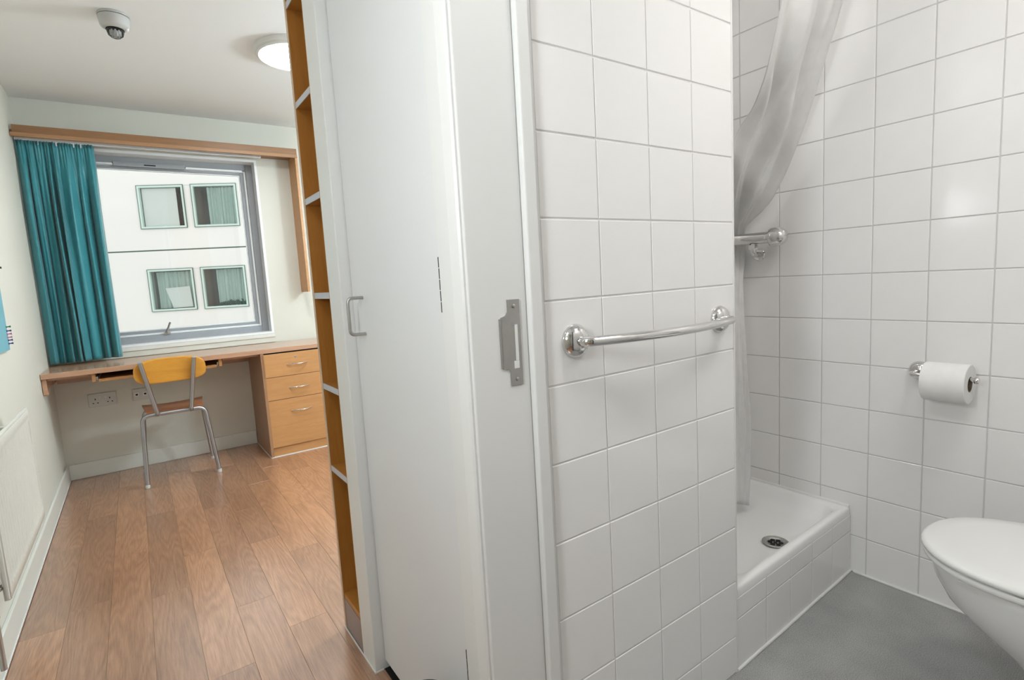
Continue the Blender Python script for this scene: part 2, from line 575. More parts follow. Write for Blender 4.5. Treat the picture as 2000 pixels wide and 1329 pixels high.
# vinyl planks, one object each (strips run towards the window)
def plank_ends(i, y0, y1):
    known = {0: [3.065], 1: [2.43, 3.42], 2: [2.80, 3.88], 3: [2.33, 3.25, 3.72], 4: [2.62, 3.24, 3.96],
             5: [2.05, 3.14], 6: [2.55, 2.985, 3.85], 7: [2.35, 3.36], 8: [2.10, 2.86, 3.62], 9: [2.43, 3.44], 10: [2.0, 2.94, 3.9]}
    pts = list(known.get(i, []))
    if not pts:
        pts = [2.0 + random.uniform(0, 0.9)]
    while pts[0] > y0 + 0.95:
        pts.insert(0, pts[0] - random.choice((0.92, 1.0, 0.74)))
    while pts[-1] < y1 - 0.95:
        pts.append(pts[-1] + random.choice((0.92, 1.0, 0.74)))
    return [y0] + [p for p in pts if y0 + 0.05 < p < y1 - 0.02] + [y1]
for i in range(-1, 23):
    x0 = -0.4335 + 0.1228 * i
    x1 = x0 + 0.1228
    if i == -1:
        x0, x1 = -0.449, -0.4335
    y0 = -1.18 if x0 < 0.45 else 1.70
    ya = plank_ends(i, y0, 4.283)
    if i == -1:
        continue
    for a, b_ in zip(ya[:-1], ya[1:]):
        me = piece_mesh('plank', (x1 - x0 - 0.0006, b_ - a - 0.0006, 0.004), M['oak'], 0.0003)
        o = bpy.data.objects.new('plank', me)
        COL.objects.link(o)
        o.location = ((x0 + x1) / 2, (a + b_) / 2, -0.002)
        o.parent = FLOOR
struct('floor_bathroom', boxes(((0.5505, -0.32, -0.004), (1.99, 0.86, 0.0))), M['grey'], label='grey speckled safety vinyl bathroom floor')

struct('wall_left', boxes(((-0.56, -1.3, 0), (XL, 4.45, CEIL))), M['wall'], label='cream painted wall with radiator')
WX0, WX1, WZ0, WZ1 = -0.43, 0.838, 0.80, 2.052
struct('wall_far', boxes(((XL, YW, 0), (2.5, 4.45, WZ0)), ((XL, YW, WZ1), (2.5, 4.45, CEIL)),
                         ((XL, YW, WZ0), (WX0, 4.45, WZ1)), ((WX1, YW, WZ0), (2.5, 4.45, WZ1))), M['wall'],
       label='cream painted wall around the bedroom window')
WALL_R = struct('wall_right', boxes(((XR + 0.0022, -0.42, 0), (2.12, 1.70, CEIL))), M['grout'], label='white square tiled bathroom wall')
struct('wall_bedroom_right', boxes(((2.40, 1.70, 0), (2.5, 4.45, CEIL))), M['wall'])
struct('wall_near', boxes(((XL, -1.3, 0), (0.47, -1.2, CEIL))), M['wall'])
struct('wall_bathroom_near', boxes(((0.47, -0.42, 0), (XR + 0.0022, -0.32, CEIL))), M['tile'])
struct('wall_hall_right', boxes(((0.47, -1.3, 0), (0.58, -0.42, CEIL)), ((0.47, -0.42, 0), (0.58, 0.0, CEIL)),
                                ((0.47, 0.0, 2.05), (0.58, 0.80, CEIL)),
                                ((0.47, 0.80, 0), (0.58, 0.893, CEIL))), M['white'], label='white painted hall wall beside the bathroom doorway')
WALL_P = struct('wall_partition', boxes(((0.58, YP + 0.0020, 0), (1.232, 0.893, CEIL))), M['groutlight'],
                label='white square tiled partition with chrome rail')
struct('wall_shower_left', boxes(((1.12, 0.893, 0), (1.232, 1.62, CEIL))), M['tile'])
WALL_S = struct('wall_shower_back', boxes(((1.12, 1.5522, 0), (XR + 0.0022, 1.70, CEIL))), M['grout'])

# tiles: bathroom right wall
ty = [0.9117 + 0.1535 * k for k in range(-8, 5)]
ty = [t for t in ty if t < 1.50] + [1.55]
tz = [0.0, 0.135] + [0.288 + 0.1531 * k for k in range(0, 13)] + [2.277, CEIL]
tz = [0.0, 0.135] + [0.2885 + 0.1531 * k for k in range(0, 14)]
tz = [z for z in tz if z < CEIL - 0.01] + [CEIL]
tile_field(WALL_R, 'X', ty, tz, XR, -1)
# tiles: partition
px_ = [0.623, 0.774, 0.929, 1.0775, 1.2325]
pz = [0.0, 0.107, 0.264, 0.4175, 0.579, 0.740, 0.8945, 1.0575, 1.2105, 1.366, 1.519, 1.675, 1.831, 1.987, 2.143, CEIL]
tile_field(WALL_P, 'Y', px_, pz, YP, -1, vgap=0.0018)
# tiles: shower back wall
tile_field(WALL_S, 'Y', [1.235 + 0.149 * k for k in range(6)], tz, 1.55, -1)
struct('trim_1', boxes(((0.612, YP - 0.0022, 0), (0.6225, YP + 0.004, CEIL)), bevel=0.001), M['caulk'], label='white bead between door frame and tiles')
struct('trim_2', boxes(((1.2305, YP - 0.001, 0), (1.2375, YP + 0.115, CEIL)), bevel=0.001), M['caulk'], label='white edging strip at partition end')

# baseboards
struct('baseboard_left', boxes(((XL, -1.2, 0), (-0.440, YW, 0.098)), bevel=0.003), M['skirt'], label='painted skirting board under the radiator')
struct('baseboard_far', boxes(((-0.440, YW - 0.014, 0), (0.640, YW, 0.098)), bevel=0.003), M['skirt'], label='painted skirting board under the desk')
struct('trim_3', boxes(((-0.4398, -1.2, 0), (-0.4365, YW - 0.014, 0.004))), M['caulk'])

# bathroom sealant lines
struct('trim_4', boxes(((XR - 0.007, -0.32, 0), (XR + 0.003, 0.797, 0.006)), bevel=0.002), M['caulk'], label='white sealant along the bathroom floor')

# ------------------------------------------------------------------ bedroom window
YF = 4.385    # window frame face
win = struct('window_1', boxes(((WX0, YW - 0.004, WZ1 - 0.016), (WX1, YF + 0.06, WZ1)),
                               ((WX0, YW - 0.004, WZ0), (WX0 + 0.016, YF + 0.06, WZ1 - 0.016)),
                               ((WX1 - 0.016, YW - 0.004, WZ0), (WX1, YF + 0.06, WZ1 - 0.016)),
                               ((WX0, YW - 0.006, WZ0), (WX1, YF + 0.06, WZ0 + 0.014))), M['upvc'],
             label='grey metal bedroom window in white liner')
def frame_boxes(x0, x1, z0, z1, w, y0, y1, bevel=0.002):
    return boxes(((x0, y0, z0), (x0 + w, y1, z1)), ((x1 - w, y0, z0), (x1, y1, z1)),
                 ((x0 + w, y0, z1 - w), (x1 - w, y1, z1)), ((x0 + w, y0, z0), (x1 - w, y1, z0 + w)), bevel=bevel)
fx0, fx1, fz0, fz1 = WX0 + 0.016, WX1 - 0.016, WZ0 + 0.014, WZ1 - 0.016
obj('frame', frame_boxes(fx0, fx1, fz0, fz1, 0.043, YF, YF + 0.06), M['alu'], win)
obj('inner_bead', frame_boxes(fx0 + 0.043, fx1 - 0.043, fz0 + 0.043, fz1 - 0.043, 0.014, YF + 0.012, YF + 0.05, 0.003), M['alulight'], win)
obj('sash', frame_boxes(fx0 + 0.057, fx1 - 0.057, fz0 + 0.054, fz1 - 0.05, 0.022, YF + 0.02, YF + 0.055, 0.002), M['alu'], win)
obj('glazing_bead', frame_boxes(fx0 + 0.079, fx1 - 0.079, fz0 + 0.076, fz1 - 0.072, 0.007, YF + 0.03, YF + 0.05, 0.001), M['alulight'], win)
obj('pane', boxes(((fx0 + 0.08, YF + 0.036, fz0 + 0.077), (fx1 - 0.08, YF + 0.040, fz1 - 0.073))), M['pane'], win)
obj('vent_cover', boxes(((-0.003, YF - 0.012, 1.974), (0.398, YF + 0.004, 2.004)), bevel=0.003), M['alu'], win)
obj('vent_slot', boxes(((0.164, YF - 0.0135, 1.984), (0.229, YF - 0.010, 1.991))), M['dark'], win)
obj('vent_strip', boxes(((-0.36, YF - 0.008, 1.981), (-0.006, YF + 0.004, 1.993)), ((0.402, YF - 0.008, 1.981), (0.756, YF + 0.004, 1.993)), bevel=0.002), M['alulight'], win)
hd = obj('handle', tube(arc_path([(0.172, YF - 0.016, 0.868), (0.168, YF - 0.030, 0.872), (0.196, YF - 0.034, 0.938)], 0.01), [0.006] * 9, 10), M['steel'], win, True)
obj('handle_base', boxes(((0.155, YF - 0.018, 0.856), (0.192, YF + 0.004, 0.874)), bevel=0.004), M['steel'], hd)
struct('trim_5', boxes(((-0.44, YW - 0.016, 0.772), (0.842, YW, 0.7985)), bevel=0.003), M['skirt'], label='pale sill edge below the bedroom window')
struct('trim_6', boxes(((-0.44, YW - 0.009, 0.7355), (0.838, YW, 0.771))), M['wall'], label='pale upstand between sill and desk')

# ------------------------------------------------------------------ bathroom door frame
DF = struct('door_1', boxes(((0.462, YP, 0), (0.582, YP + 0.024, 2.04)), ((0.462, 0.0, 2.04), (0.582, YP + 0.024, 2.065)),
                            ((0.462, -0.024, 0), (0.582, 0.0, 2.065)), bevel=0.002), M['white'], label='white painted bathroom door frame with strike plate')
obj('stop', boxes(((0.5835, YP - 0.013, 0), (0.611, YP + 0.004, 2.04)), bevel=0.003), M['white'], DF)
def architrave(bm):
    prof = [(0.4705, 0.786), (0.458, 0.786), (0.4545, 0.790), (0.4535, 0.806), (0.4575, 0.813), (0.4565, 0.824), (0.460, 0.829), (0.4605, 0.846), (0.464, 0.850), (0.4705, 0.850)]
    add_grid(bm, [[(x, y, z) for x, y in prof] for z in (0.0, 2.12)], cap=True)
obj('architrave', architrave, M['white'], DF)
obj('architrave', boxes(((0.455, -0.09, 0), (0.470, -0.03, 2.12)), bevel=0.004), M['white'], DF)
# strike plate, on the face of the frame
ys = YP - 0.0026
def strike(bm):
    out = [(0.5385, 1.067), (0.5645, 1.067), (0.5645, 0.912), (0.5385, 0.912), (0.5385, 0.936), (0.5345, 0.943), (0.523, 0.944),
           (0.523, 1.036), (0.5335, 1.039), (0.5385, 1.046)]
    add_prism(bm, [(x, ys, z) for x, z in out], (0, 0.003, 0))
    add_box(bm, (0.5195, ys, 0.946), (0.5235, ys + 0.003, 1.034))
sp = obj('strike_plate', strike, M['steel'], DF)
obj('latch_hole', boxes(((0.5515, ys - 0.0006, 0.957), (0.5575, ys + 0.001, 1.022))), M['caulk'], sp)
obj('deadlock_hole', boxes(((0.547, ys - 0.0008, 0.943), (0.5575, ys + 0.001, 0.9565))), M['caulk'], sp)
obj('worn_dimple', lathe([(0.0, 0.0), (0.0042, 0.0), (0.0046, 0.0006), (0.0, 0.0006)], (0.5480, ys + 0.0002, 1.022), (0, -1, 0), 16), M['tube'], sp)
for zz in (1.055, 0.923):
    obj('screw', lathe([(0.0, 0.0), (0.0036, 0.0), (0.0036, 0.0015), (0.0025, 0.0022), (0.0, 0.0022)], (0.5515, ys + 0.0002, zz), (0, -1, 0), 14), M['steel'], sp, True)

# ================================================================== WARDROBE (built in between bathroom and bedroom)
wr = thing('wardrobe', 'white built-in wardrobe with steel pull handle beside the bathroom doorway', 'wardrobe', (0.49, 1.2, 0))
obj('carcass', boxes(((0.512, 0.8945, 0.03), (1.10, 1.500, CEIL - 0.002))), M['door'], wr)
obj('plinth', boxes(((0.520, 0.8945, 0), (1.10, 1.500, 0.03))), M['dark'], wr)
obj('floor_shade_strip', boxes(((0.4765, 0.8945, 0), (0.519, 1.4165, 0.003))), M['dark'], wr)  # black strip painting the shade below the wardrobe door onto the floor
def stile(bm):
    add_box(bm, (0.450, 1.418, 0), (0.511, 1.5185, CEIL - 0.001), 0.0025)
obj('end_stile', stile, M['white'], wr)
obj('header', boxes(((0.474, 0.8940, 2.10), (0.5115, 1.4175, CEIL - 0.001))), M['door'], wr)
dr = obj('door', boxes(((0.480, 0.9000, 0.030), (0.500, 1.4150, 2.095)), bevel=0.0015), M['door'], wr)
obj('door_handle', tube(arc_path([(0.482, 1.338, 1.077), (0.440, 1.338, 1.077), (0.440, 1.338, 0.984), (0.482, 1.338, 0.984)], 0.014, 6), 0.0042, 12), M['steel'], dr, True)
obj('handle_grip', boxes(((0.4385, 1.3352, 1.012), (0.4435, 1.3408, 1.036)), bevel=0.001), M['rubber'], dr)
for z0, z1 in ((0.250, 0.362), (1.047, 1.152), (1.86, 1.965)):
    def hinge(bm, z0=z0, z1=z1):
        n = 5
        for k in range(n):
            a = z0 + (z1 - z0) * k / n + 0.0006; b_ = z0 + (z1 - z0) * (k + 1) / n - 0.0006
            add_lathe(bm, [(0.0, 0), (0.0032, 0), (0.0038, 0.001), (0.0038, b_ - a - 0.001), (0.0032, b_ - a), (0, b_ - a)], (0.4745, 0.8972, a), (0, 0, 1), 10)
    obj('hinge', hinge, M['rubber'], wr, True)
obj('floor_seal', boxes(((0.4475, 1.4165, 0), (0.4500, 1.69, 0.004)), ((0.4475, 1.4155, 0), (0.474, 1.418, 0.004))), M['caulk'], wr)

# bookcase at the end of the wardrobe, open to the bedroom
bc = thing('bookcase', 'tall narrow orange beech bookcase at the end of the white wardrobe', 'bookcase', (0.6, 1.6, 0))
obj('side_panel', boxes(((0.4515, 1.6745, 0.0), (0.80, 1.690, CEIL - 0.001))), M['orange'], bc)
obj('edging', boxes(((0.450, 1.6745, 0.0), (0.4515, 1.690, CEIL - 0.001))), M['edge'], bc)
obj('side_panel', boxes(((0.4515, 1.519, 0.0), (0.80, 1.5245, CEIL - 0.001))), M['orange'], bc)
obj('back_panel', boxes(((0.784, 1.5245, 0.0), (0.80, 1.6745, CEIL - 0.001))), M['orange'], bc)
for zt in (0.124, 0.553, 0.816, 1.094, 1.372, 1.648, 1.922, 2.19):
    s = obj('shelf', boxes(((0.4535, 1.5246, zt - 0.018), (0.7838, 1.6744, zt))), M['orange'], bc)
    if zt > 0.2:
        obj('shelf_edging', boxes(((0.4515, 1.5246, zt - 0.018), (0.4535, 1.6744, zt)), bevel=0.0006), M['shelfedge'], s)
obj('plinth', boxes(((0.4520, 1.5246, 0.0), (0.4650, 1.6744, 0.1055))), M['plinth'], bc)

# ================================================================== DESK AND DRAWERS
dk = thing('desk', 'long beech laminate wall desk running under the bedroom window', 'desk', (0.3, 4.03, 0))
obj('desktop', boxes(((-0.450, 3.800, 0.703), (1.30, 4.275, 0.7325)), bevel=0.002), M['desk'], dk)
def gusset(bm):
    pts = [(-0.449, 3.815, 0.702), (-0.449, 3.815, 0.618), (-0.449, 3.822, 0.612), (-0.449, 3.95, 0.640), (-0.449, 4.27, 0.640), (-0.449, 4.27, 0.702)]
    add_prism(bm, pts, (0.020, 0, 0))
obj('wall_bracket', gusset, M['desk'], dk)
obj('back_rail', boxes(((-0.428, 4.235, 0.62), (0.640, 4.262, 0.7025))), M['desk'], dk)
for xa, xb in ((-0.428, -0.245), (0.425, 0.638)):
    obj('front_rail', boxes(((xa, 3.842, 0.688), (xb, 3.862, 0.7025))), M['desk'], dk)
for x in (-0.236, 0.402):
    obj('runner_block', boxes(((x, 3.825, 0.655), (x + 0.018, 4.20, 0.7028)), bevel=0.002), M['beech'], dk)
    xx = x + 0.018 if x < 0 else x - 0.010
    obj('metal_runner', boxes(((xx, 3.835, 0.663), (xx + 0.010, 4.19, 0.682)), bevel=0.001), M['steel'], dk)
kt = obj('keyboard_tray', boxes(((-0.206, 3.835, 0.650), (0.390, 4.18, 0.667)), bevel=0.0015), M['beech'], dk)
obj('tray_lip', boxes(((-0.206, 4.16, 0.667), (0.390, 4.178, 0.692))), M['dark'], kt)

ped = thing('drawer_pedestal', 'three-drawer beech pedestal under the right end of the desk', 'drawers', (0.85, 4.03, 0))
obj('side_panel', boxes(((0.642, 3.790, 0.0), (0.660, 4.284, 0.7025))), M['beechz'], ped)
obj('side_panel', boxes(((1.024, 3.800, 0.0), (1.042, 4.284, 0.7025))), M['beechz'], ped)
obj('carcass', boxes(((0.660, 3.812, 0.064), (1.024, 4.27, 0.700))), M['dark'], ped)
obj('plinth', boxes(((0.660, 3.800, 0.0), (1.024, 3.815, 0.0605))), M['beech'], ped)
obj('floor_seal', boxes(((0.6385, 3.787, 0), (0.642, 4.284, 0.004)), ((0.6385, 3.787, 0), (1.042, 3.790, 0.004)), ((0.660, 3.7965, 0), (1.042, 3.8, 0.004))), M['caulk'], ped)
for z0, z1, hz in ((0.541, 0.694, 0.617), (0.386, 0.538, 0.459), (0.064, 0.383, 0.300)):
    d = obj('drawer', boxes(((0.6445, 3.790, z0), (1.020, 3.809, z1)), bevel=0.001), M['beech'], ped)
    n = 10
    pts = [(0.796 + 0.136 * k / n, 3.790 - 0.026 * (1 - (2 * k / n - 1) ** 2) - 0.001, hz) for k in range(n + 1)]
    obj('handle', tube(pts, [0.0022 + 0.0022 * (1 - (2 * k / n - 1) ** 2) for k in range(n + 1)], 10), M['chrome'], d, True)
    if z0 > 0.5:
        obj('lock', lathe([(0.0, 0.0), (0.0075, 0.0), (0.0075, 0.002), (0.0062, 0.003), (0.0, 0.003)], (0.857, 3.7905, 0.662), (0, -1, 0), 20), M['steel'], d, True)
        obj('keyhole', boxes(((0.8562, 3.7868, 0.658), (0.8578, 3.7880, 0.666))), M['dark'], d)

# ================================================================== CHAIR
ch = thing('desk_chair', 'wooden chair with grey steel tube legs pushed under the desk', 'chair', (0.14, 3.9, 0))
def backrest(bm):
    n = 40
    hw, hh = 0.180, 0.074
    cx, cz = 0.1375, 0.682
    ring = []
    for k in range(n):
        a = 2 * math.pi * k / n
        ca, sa = math.cos(a), math.sin(a)
        e = 2.0 / 3.2
        ring.append((hw * math.copysign(abs(ca) ** (2 / 3.6), ca), hh * math.copysign(abs(sa) ** (2 / 3.0), sa)))
    def pos(u, v, d):
        y = 3.690 + 0.022 * (u / hw) ** 2 * -1 + 0.022 - 0.10 * v + d
        return (cx + u, y, cz + v + 0.004 * (1 - (u / hw) ** 2))
    rings = []
    for d, s in ((0.0, 0.05), (0.0, 0.5), (0.0, 0.85), (0.0, 0.975), (0.0025, 1.0), (0.0065, 1.0), (0.009, 0.975), (0.009, 0.85), (0.009, 0.5), (0.009, 0.05)):
        rings.append([pos(u * s, v * s, d) for u, v in ring])
    add_grid(bm, rings, close_u=True, cap=True)
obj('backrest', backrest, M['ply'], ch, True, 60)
def seat(bm):
    top, bot = [], []
    nx, ny = 16, 14
    for j in range(ny + 1):
        v = j / ny
        rt, rb = [], []
        for i in range(nx + 1):
            u = i / nx * 2 - 1
            wid = 0.145 + 0.023 * v
            x = 0.140 + u * wid * (1 - 0.06 * max(0, v - 0.85) * 6 * abs(u))
            y = 3.770 + 0.285 * v
            z = 0.446 - 0.030 * (1 - v) ** 3 * 0.4 + 0.008 * v * u * u - 0.014 * max(0, (v - 0.8) / 0.2) ** 2 - 0.006 * (1 - u * u) * math.sin(v * math.pi)
            if v < 0.12:
                z -= 0.012 * (1 - v / 0.12)
            rt.append((x, y, z)); rb.append((x, y, z - 0.010))
        top.append(rt); bot.append(rb)
    a = add_grid(bm, top); b_ = add_grid(bm, bot)
    for j in range(ny):
        bm.faces.new((a[j][0], a[j + 1][0], b_[j + 1][0], b_[j][0]))
        bm.faces.new((a[j][nx], b_[j][nx], b_[j + 1][nx], a[j + 1][nx]))
    for i in range(nx):
        bm.faces.new((a[0][i], b_[0][i], b_[0][i + 1], a[0][i + 1]))
        bm.faces.new((a[ny][i], a[ny][i + 1], b_[ny][i + 1], b_[ny][i]))
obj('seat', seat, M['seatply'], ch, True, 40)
RT = 0.0118
for s, fx, fy in ((-1, -0.047, 3.742), (1, 0.329, 3.752)):
    bx = 0.1325 + s * 0.0865
    tx = 0.1275 + s * 0.133
    obj('back_upright', tube(arc_path([(bx - s * 0.002, 3.79, 0.424), (bx, 3.745, 0.424), (bx, 3.728, 0.44), (tx, 3.672, 0.748)], 0.03), 0.0118, 12), M['tube'], ch, True)
    leg = obj('leg', tube(arc_path([(bx - s * 0.01, 3.765, 0.424), (0.131 + s * 0.160, 3.765, 0.424), (fx, fy, 0.012)], 0.055, 8), RT, 12), M['tube'], ch, True)
    obj('foot', lathe([(0.0, 0), (0.011, 0), (0.0125, 0.004), (0.0125, 0.018), (0.011, 0.022), (0.0, 0.022)], (fx, fy, 0.0), (0, 0, 1), 16), M['socket'], leg, True)
    ffx, ffy = 0.140 + s * 0.190, 4.105
    leg = obj('leg', tube(arc_path([(0.140 + s * 0.05, 3.99, 0.420), (0.137 + s * 0.156, 3.99, 0.420), (ffx, ffy, 0.012)], 0.05, 8), RT * 0.9, 12), M['tube'], ch, True)
    obj('foot', lathe([(0.0, 0), (0.011, 0), (0.0125, 0.004), (0.0125, 0.018), (0.011, 0.022), (0.0, 0.022)], (ffx, ffy, 0.0), (0, 0, 1), 16), M['socket'], leg, True)
    obj('side_rail', tube([(0.1325 + s * 0.075, 3.755, 0.424), (0.1365 + s * 0.10, 4.0, 0.420)], RT * 0.9, 12), M['tube'], ch, True)
obj('cross_rail', tube([(0.05, 3.765, 0.424), (0.215, 3.765, 0.424)], RT, 12), M['tube'], ch, True)

# ================================================================== SOCKETS
def socket(x0, x1, z0, z1, label, double):
    yw = YW - 0.010
    t = thing('wall_socket', label, 'socket', ((x0 + x1) / 2, YW, (z0 + z1) / 2))
    obj('plate', boxes(((x0, yw, z0), (x1, YW - 0.0002, z1)), bevel=0.003), M['socket'], t)
    def hole(name, cx, cz, w, h):
        obj(name, boxes(((cx - w / 2, yw - 0.0008, cz - h / 2), (cx + w / 2, yw + 0.002, cz + h / 2))), M['dark'], t)
    if double:
        for c in (x0 + 0.036, x1 - 0.036):
            zc = (z0 + z1) / 2 - 0.010
            hole('earth_hole', c, zc + 0.016, 0.005, 0.010)
            hole('pin_hole', c - 0.0115, zc - 0.008, 0.008, 0.005)
            hole('pin_hole', c + 0.0115, zc - 0.008, 0.008, 0.005)
            cs = c + (0.022 if c < (x0 + x1) / 2 else -0.022)
            obj('switch', boxes(((cs - 0.006, yw - 0.004, zc + 0.016), (cs + 0.006, yw + 0.002, zc + 0.036)), bevel=0.002), M['plastic'], t)
    else:
        zc = (z0 + z1) / 2
        for c in ((x0 + x1) / 2 - 0.023, (x0 + x1) / 2 + 0.023):
            obj('outlet_cover', boxes(((c - 0.015, yw - 0.002, zc - 0.014), (c + 0.015, yw + 0.002, zc + 0.016)), bevel=0.0015), M['plastic'], t)
            obj('outlet_hole', boxes(((c - 0.006, yw - 0.0026, zc - 0.005), (c + 0.006, yw - 0.001, zc + 0.005))), M['dark'], t)
socket(-0.298, -0.152, 0.441, 0.526, 'white double plug socket under the left end of the desk', True)
socket(-0.066, 0.022, 0.444, 0.522, 'white twin outlet plate partly behind the chair', False)

# ================================================================== RADIATOR
rd = thing('radiator', 'white ribbed panel radiator on the left bedroom wall', 'radiator', (-0.40, 2.37, 0.27))
ry0, ry1, rz0, rz1, rx = 2.015, 2.725, 0.278, 0.712, -0.373
def rad_panel(bm):
    ny, prof = 22 * 6, []
    zs = [rz0, rz0 + 0.004, rz0 + 0.030, rz0 + 0.040, rz0 + 0.055, rz1 - 0.055, rz1 - 0.040, rz1 - 0.030, rz1 - 0.004, rz1]
    amp = [0, 0, 0, 0.4, 1, 1, 0.4, 0, 0, 0]
    edge = [-0.004, 0, 0, 0, 0, 0, 0, 0, 0, -0.004]
    rows = []
    for z, a, e in zip(zs, amp, edge):
        row = []
        for i in range(ny + 1):
            u = i / ny
            y = ry0 + (ry1 - ry0) * u
            m = min(u, 1 - u) * (ry1 - ry0)
            f = 0 if m < 0.014 else 1
            w = 0.5 - 0.5 * math.cos(2 * math.pi * u * 22)
            row.append((rx + e - 0.0125 * a * f * (w ** 1.3), y, z))
        rows.append(row)
    back = [[(rx - 0.016, p[1], p[2]) for p in r] for r in (rows[0], rows[-1])]
    add_grid(bm, [back[0]] + rows + [back[1]], close_v=True)
    for i in (0, ny):
        col = [r[i] for r in [back[0]] + rows + [back[1]]]
        bm.faces.new([bm.verts.new(Vector(p)) for p in col])
obj('front_panel', rad_panel, M['rad'], rd, True, 50)
obj('top_seam', tube([(rx - 0.007, ry0 + 0.003, rz1 + 0.001), (rx - 0.007, ry1 - 0.003, rz1 + 0.001)], 0.0065, 10), M['rad'], rd, True)
obj('side_seam', tube([(rx - 0.008, ry0, rz0 + 0.004), (rx - 0.008, ry0, rz1)], 0.0055, 10), M['rad'], rd, True)
obj('side_seam', tube([(rx - 0.008, ry1, rz0 + 0.004), (rx - 0.008, ry1, rz1)], 0.0055, 10), M['rad'], rd, True)
for yb in (ry0 + 0.12, ry1 - 0.15):
    obj('bracket', boxes(((XL + 0.0005, yb, 0.32), (rx - 0.0165, yb + 0.03, 0.68))), M['rad'], rd)
obj('bleed_plug', lathe([(0, 0), (0.009, 0), (0.009, 0.010), (0.006, 0.012), (0, 0.012)], (rx - 0.010, ry1 + 0.003, rz1 - 0.05), (0, 1, 0), 16), M['plastic'], rd, True)
vx, vy = rx - 0.034, ry0 - 0.034
vl = obj('valve_body', tube(arc_path([(rx - 0.014, vy + 0.055, 0.318), (vx, vy, 0.318), (vx, vy, 0.0985)], 0.010), 0.0075, 12), M['steel'], rd, True)
obj('valve_head', lathe([(0, 0), (0.010, 0), (0.0135, 0.004), (0.014, 0.020), (0.012, 0.026), (0.0, 0.028)], (vx, vy, 0.322), (0, -0.2, 1), 20), M['plastic'], vl, True)
obj('union_nut', lathe([(0, 0), (0.012, 0), (0.012, 0.018), (0, 0.018)], (vx, vy, 0.285), (0, 0, 1), 6), M['rubber'], vl)
obj('pipe_collar', lathe([(0, 0), (0.011, 0), (0.011, 0.014), (0, 0.014)], (vx, vy, 0.248), (0, 0, 1), 6), M['rubber'], vl)

# ================================================================== NOTICE BOARD + PINS
nb = obj('notice_board', boxes(((XL, 2.30, 0.925), (XL + 0.011, 3.053, 1.36)), bevel=0.002), M['felt'])
nb['label'] = 'teal felt notice board on the left wall above the radiator'
nb['category'] = 'notice board'
for k, (z, mt, cn) in enumerate(((1.022, 'pingreen', 'green'), (1.005, 'pinblue', 'dark blue'), (0.992, 'pinpink', 'pink'), (0.978, 'pinpink', 'pink'), (0.966, 'pinblue', 'dark blue'), (0.952, 'pinblue', 'dark blue'))):
    order = ('topmost', 'second from top', 'third from top', 'fourth from top', 'fifth from top', 'lowest')[k]
    o = obj('push_pin', lathe([(0.0, 0.0), (0.0042, 0.0), (0.0042, 0.0015), (0.0022, 0.004), (0.0026, 0.011), (0.0042, 0.0125), (0.0042, 0.015), (0.0, 0.0155)],
                              (XL + 0.0108, 3.036, z), (1, 0.25, 0.05), 14), M[mt], None, True)
    o['label'] = '%s push pin, %s of the column at the notice board edge' % (cn, order)
    o['category'] = 'pin'
    o['group'] = 'push pins in the notice board'
hk = obj('wall_hook', lathe([(0.0, 0.0), (0.006, 0.0), (0.004, 0.003), (0.004, 0.012), (0.006, 0.014), (0.0, 0.016)], (XL, 3.125, 1.272), (1, 0, 0), 14), M['rubber'], None, True)
hk['label'] = 'small black peg on the left wall above the notice board corner'
hk['category'] = 'peg'

# ================================================================== PELMET, TRACK, CURTAIN
pm = thing('curtain_pelmet', 'beech pelmet board with side upright above the bedroom window', 'pelmet', (0.3, 4.19, 2.05))
obj('fascia', boxes(((-0.440, 4.096, 2.070), (1.078, 4.112, 2.112)), bevel=0.001), M['pelmet'], pm)
obj('lower_lip', boxes(((-0.450, 4.090, 2.0475), (1.078, 4.112, 2.070)), bevel=0.002), M['pelmetlip'], pm)
obj('top_board', boxes(((-0.450, 4.112, 2.0705), (1.078, YW - 0.0005, 2.0885))), M['pelmet'], pm)
obj('side_upright', boxes(((1.062, 4.112, 1.092), (1.078, YW - 0.0005, 2.0700)), ((1.062, 4.094, 1.092), (1.078, 4.1121, 2.0470)), bevel=0.001), M['beech'], pm)
tk = thing('curtain_track', 'white curtain track fixed behind the pelmet', 'curtain track', (0.2, 4.19, 2.05))
obj('rail', boxes(((-0.445, 4.183, 2.0545), (0.84, 4.197, 2.070)), ((-0.445, 4.178, 2.050), (0.84, 4.202, 2.0545)), bevel=0.001), M['upvc'], tk)
obj('valance_strip', boxes(((-0.445, 4.232, 2.056), (0.70, 4.240, 2.0704)), bevel=0.001), M['alulight'], tk)
obj('end_stop', boxes(((0.84, 4.176, 2.048), (0.852, 4.204, 2.070)), bevel=0.002), M['upvc'], tk)

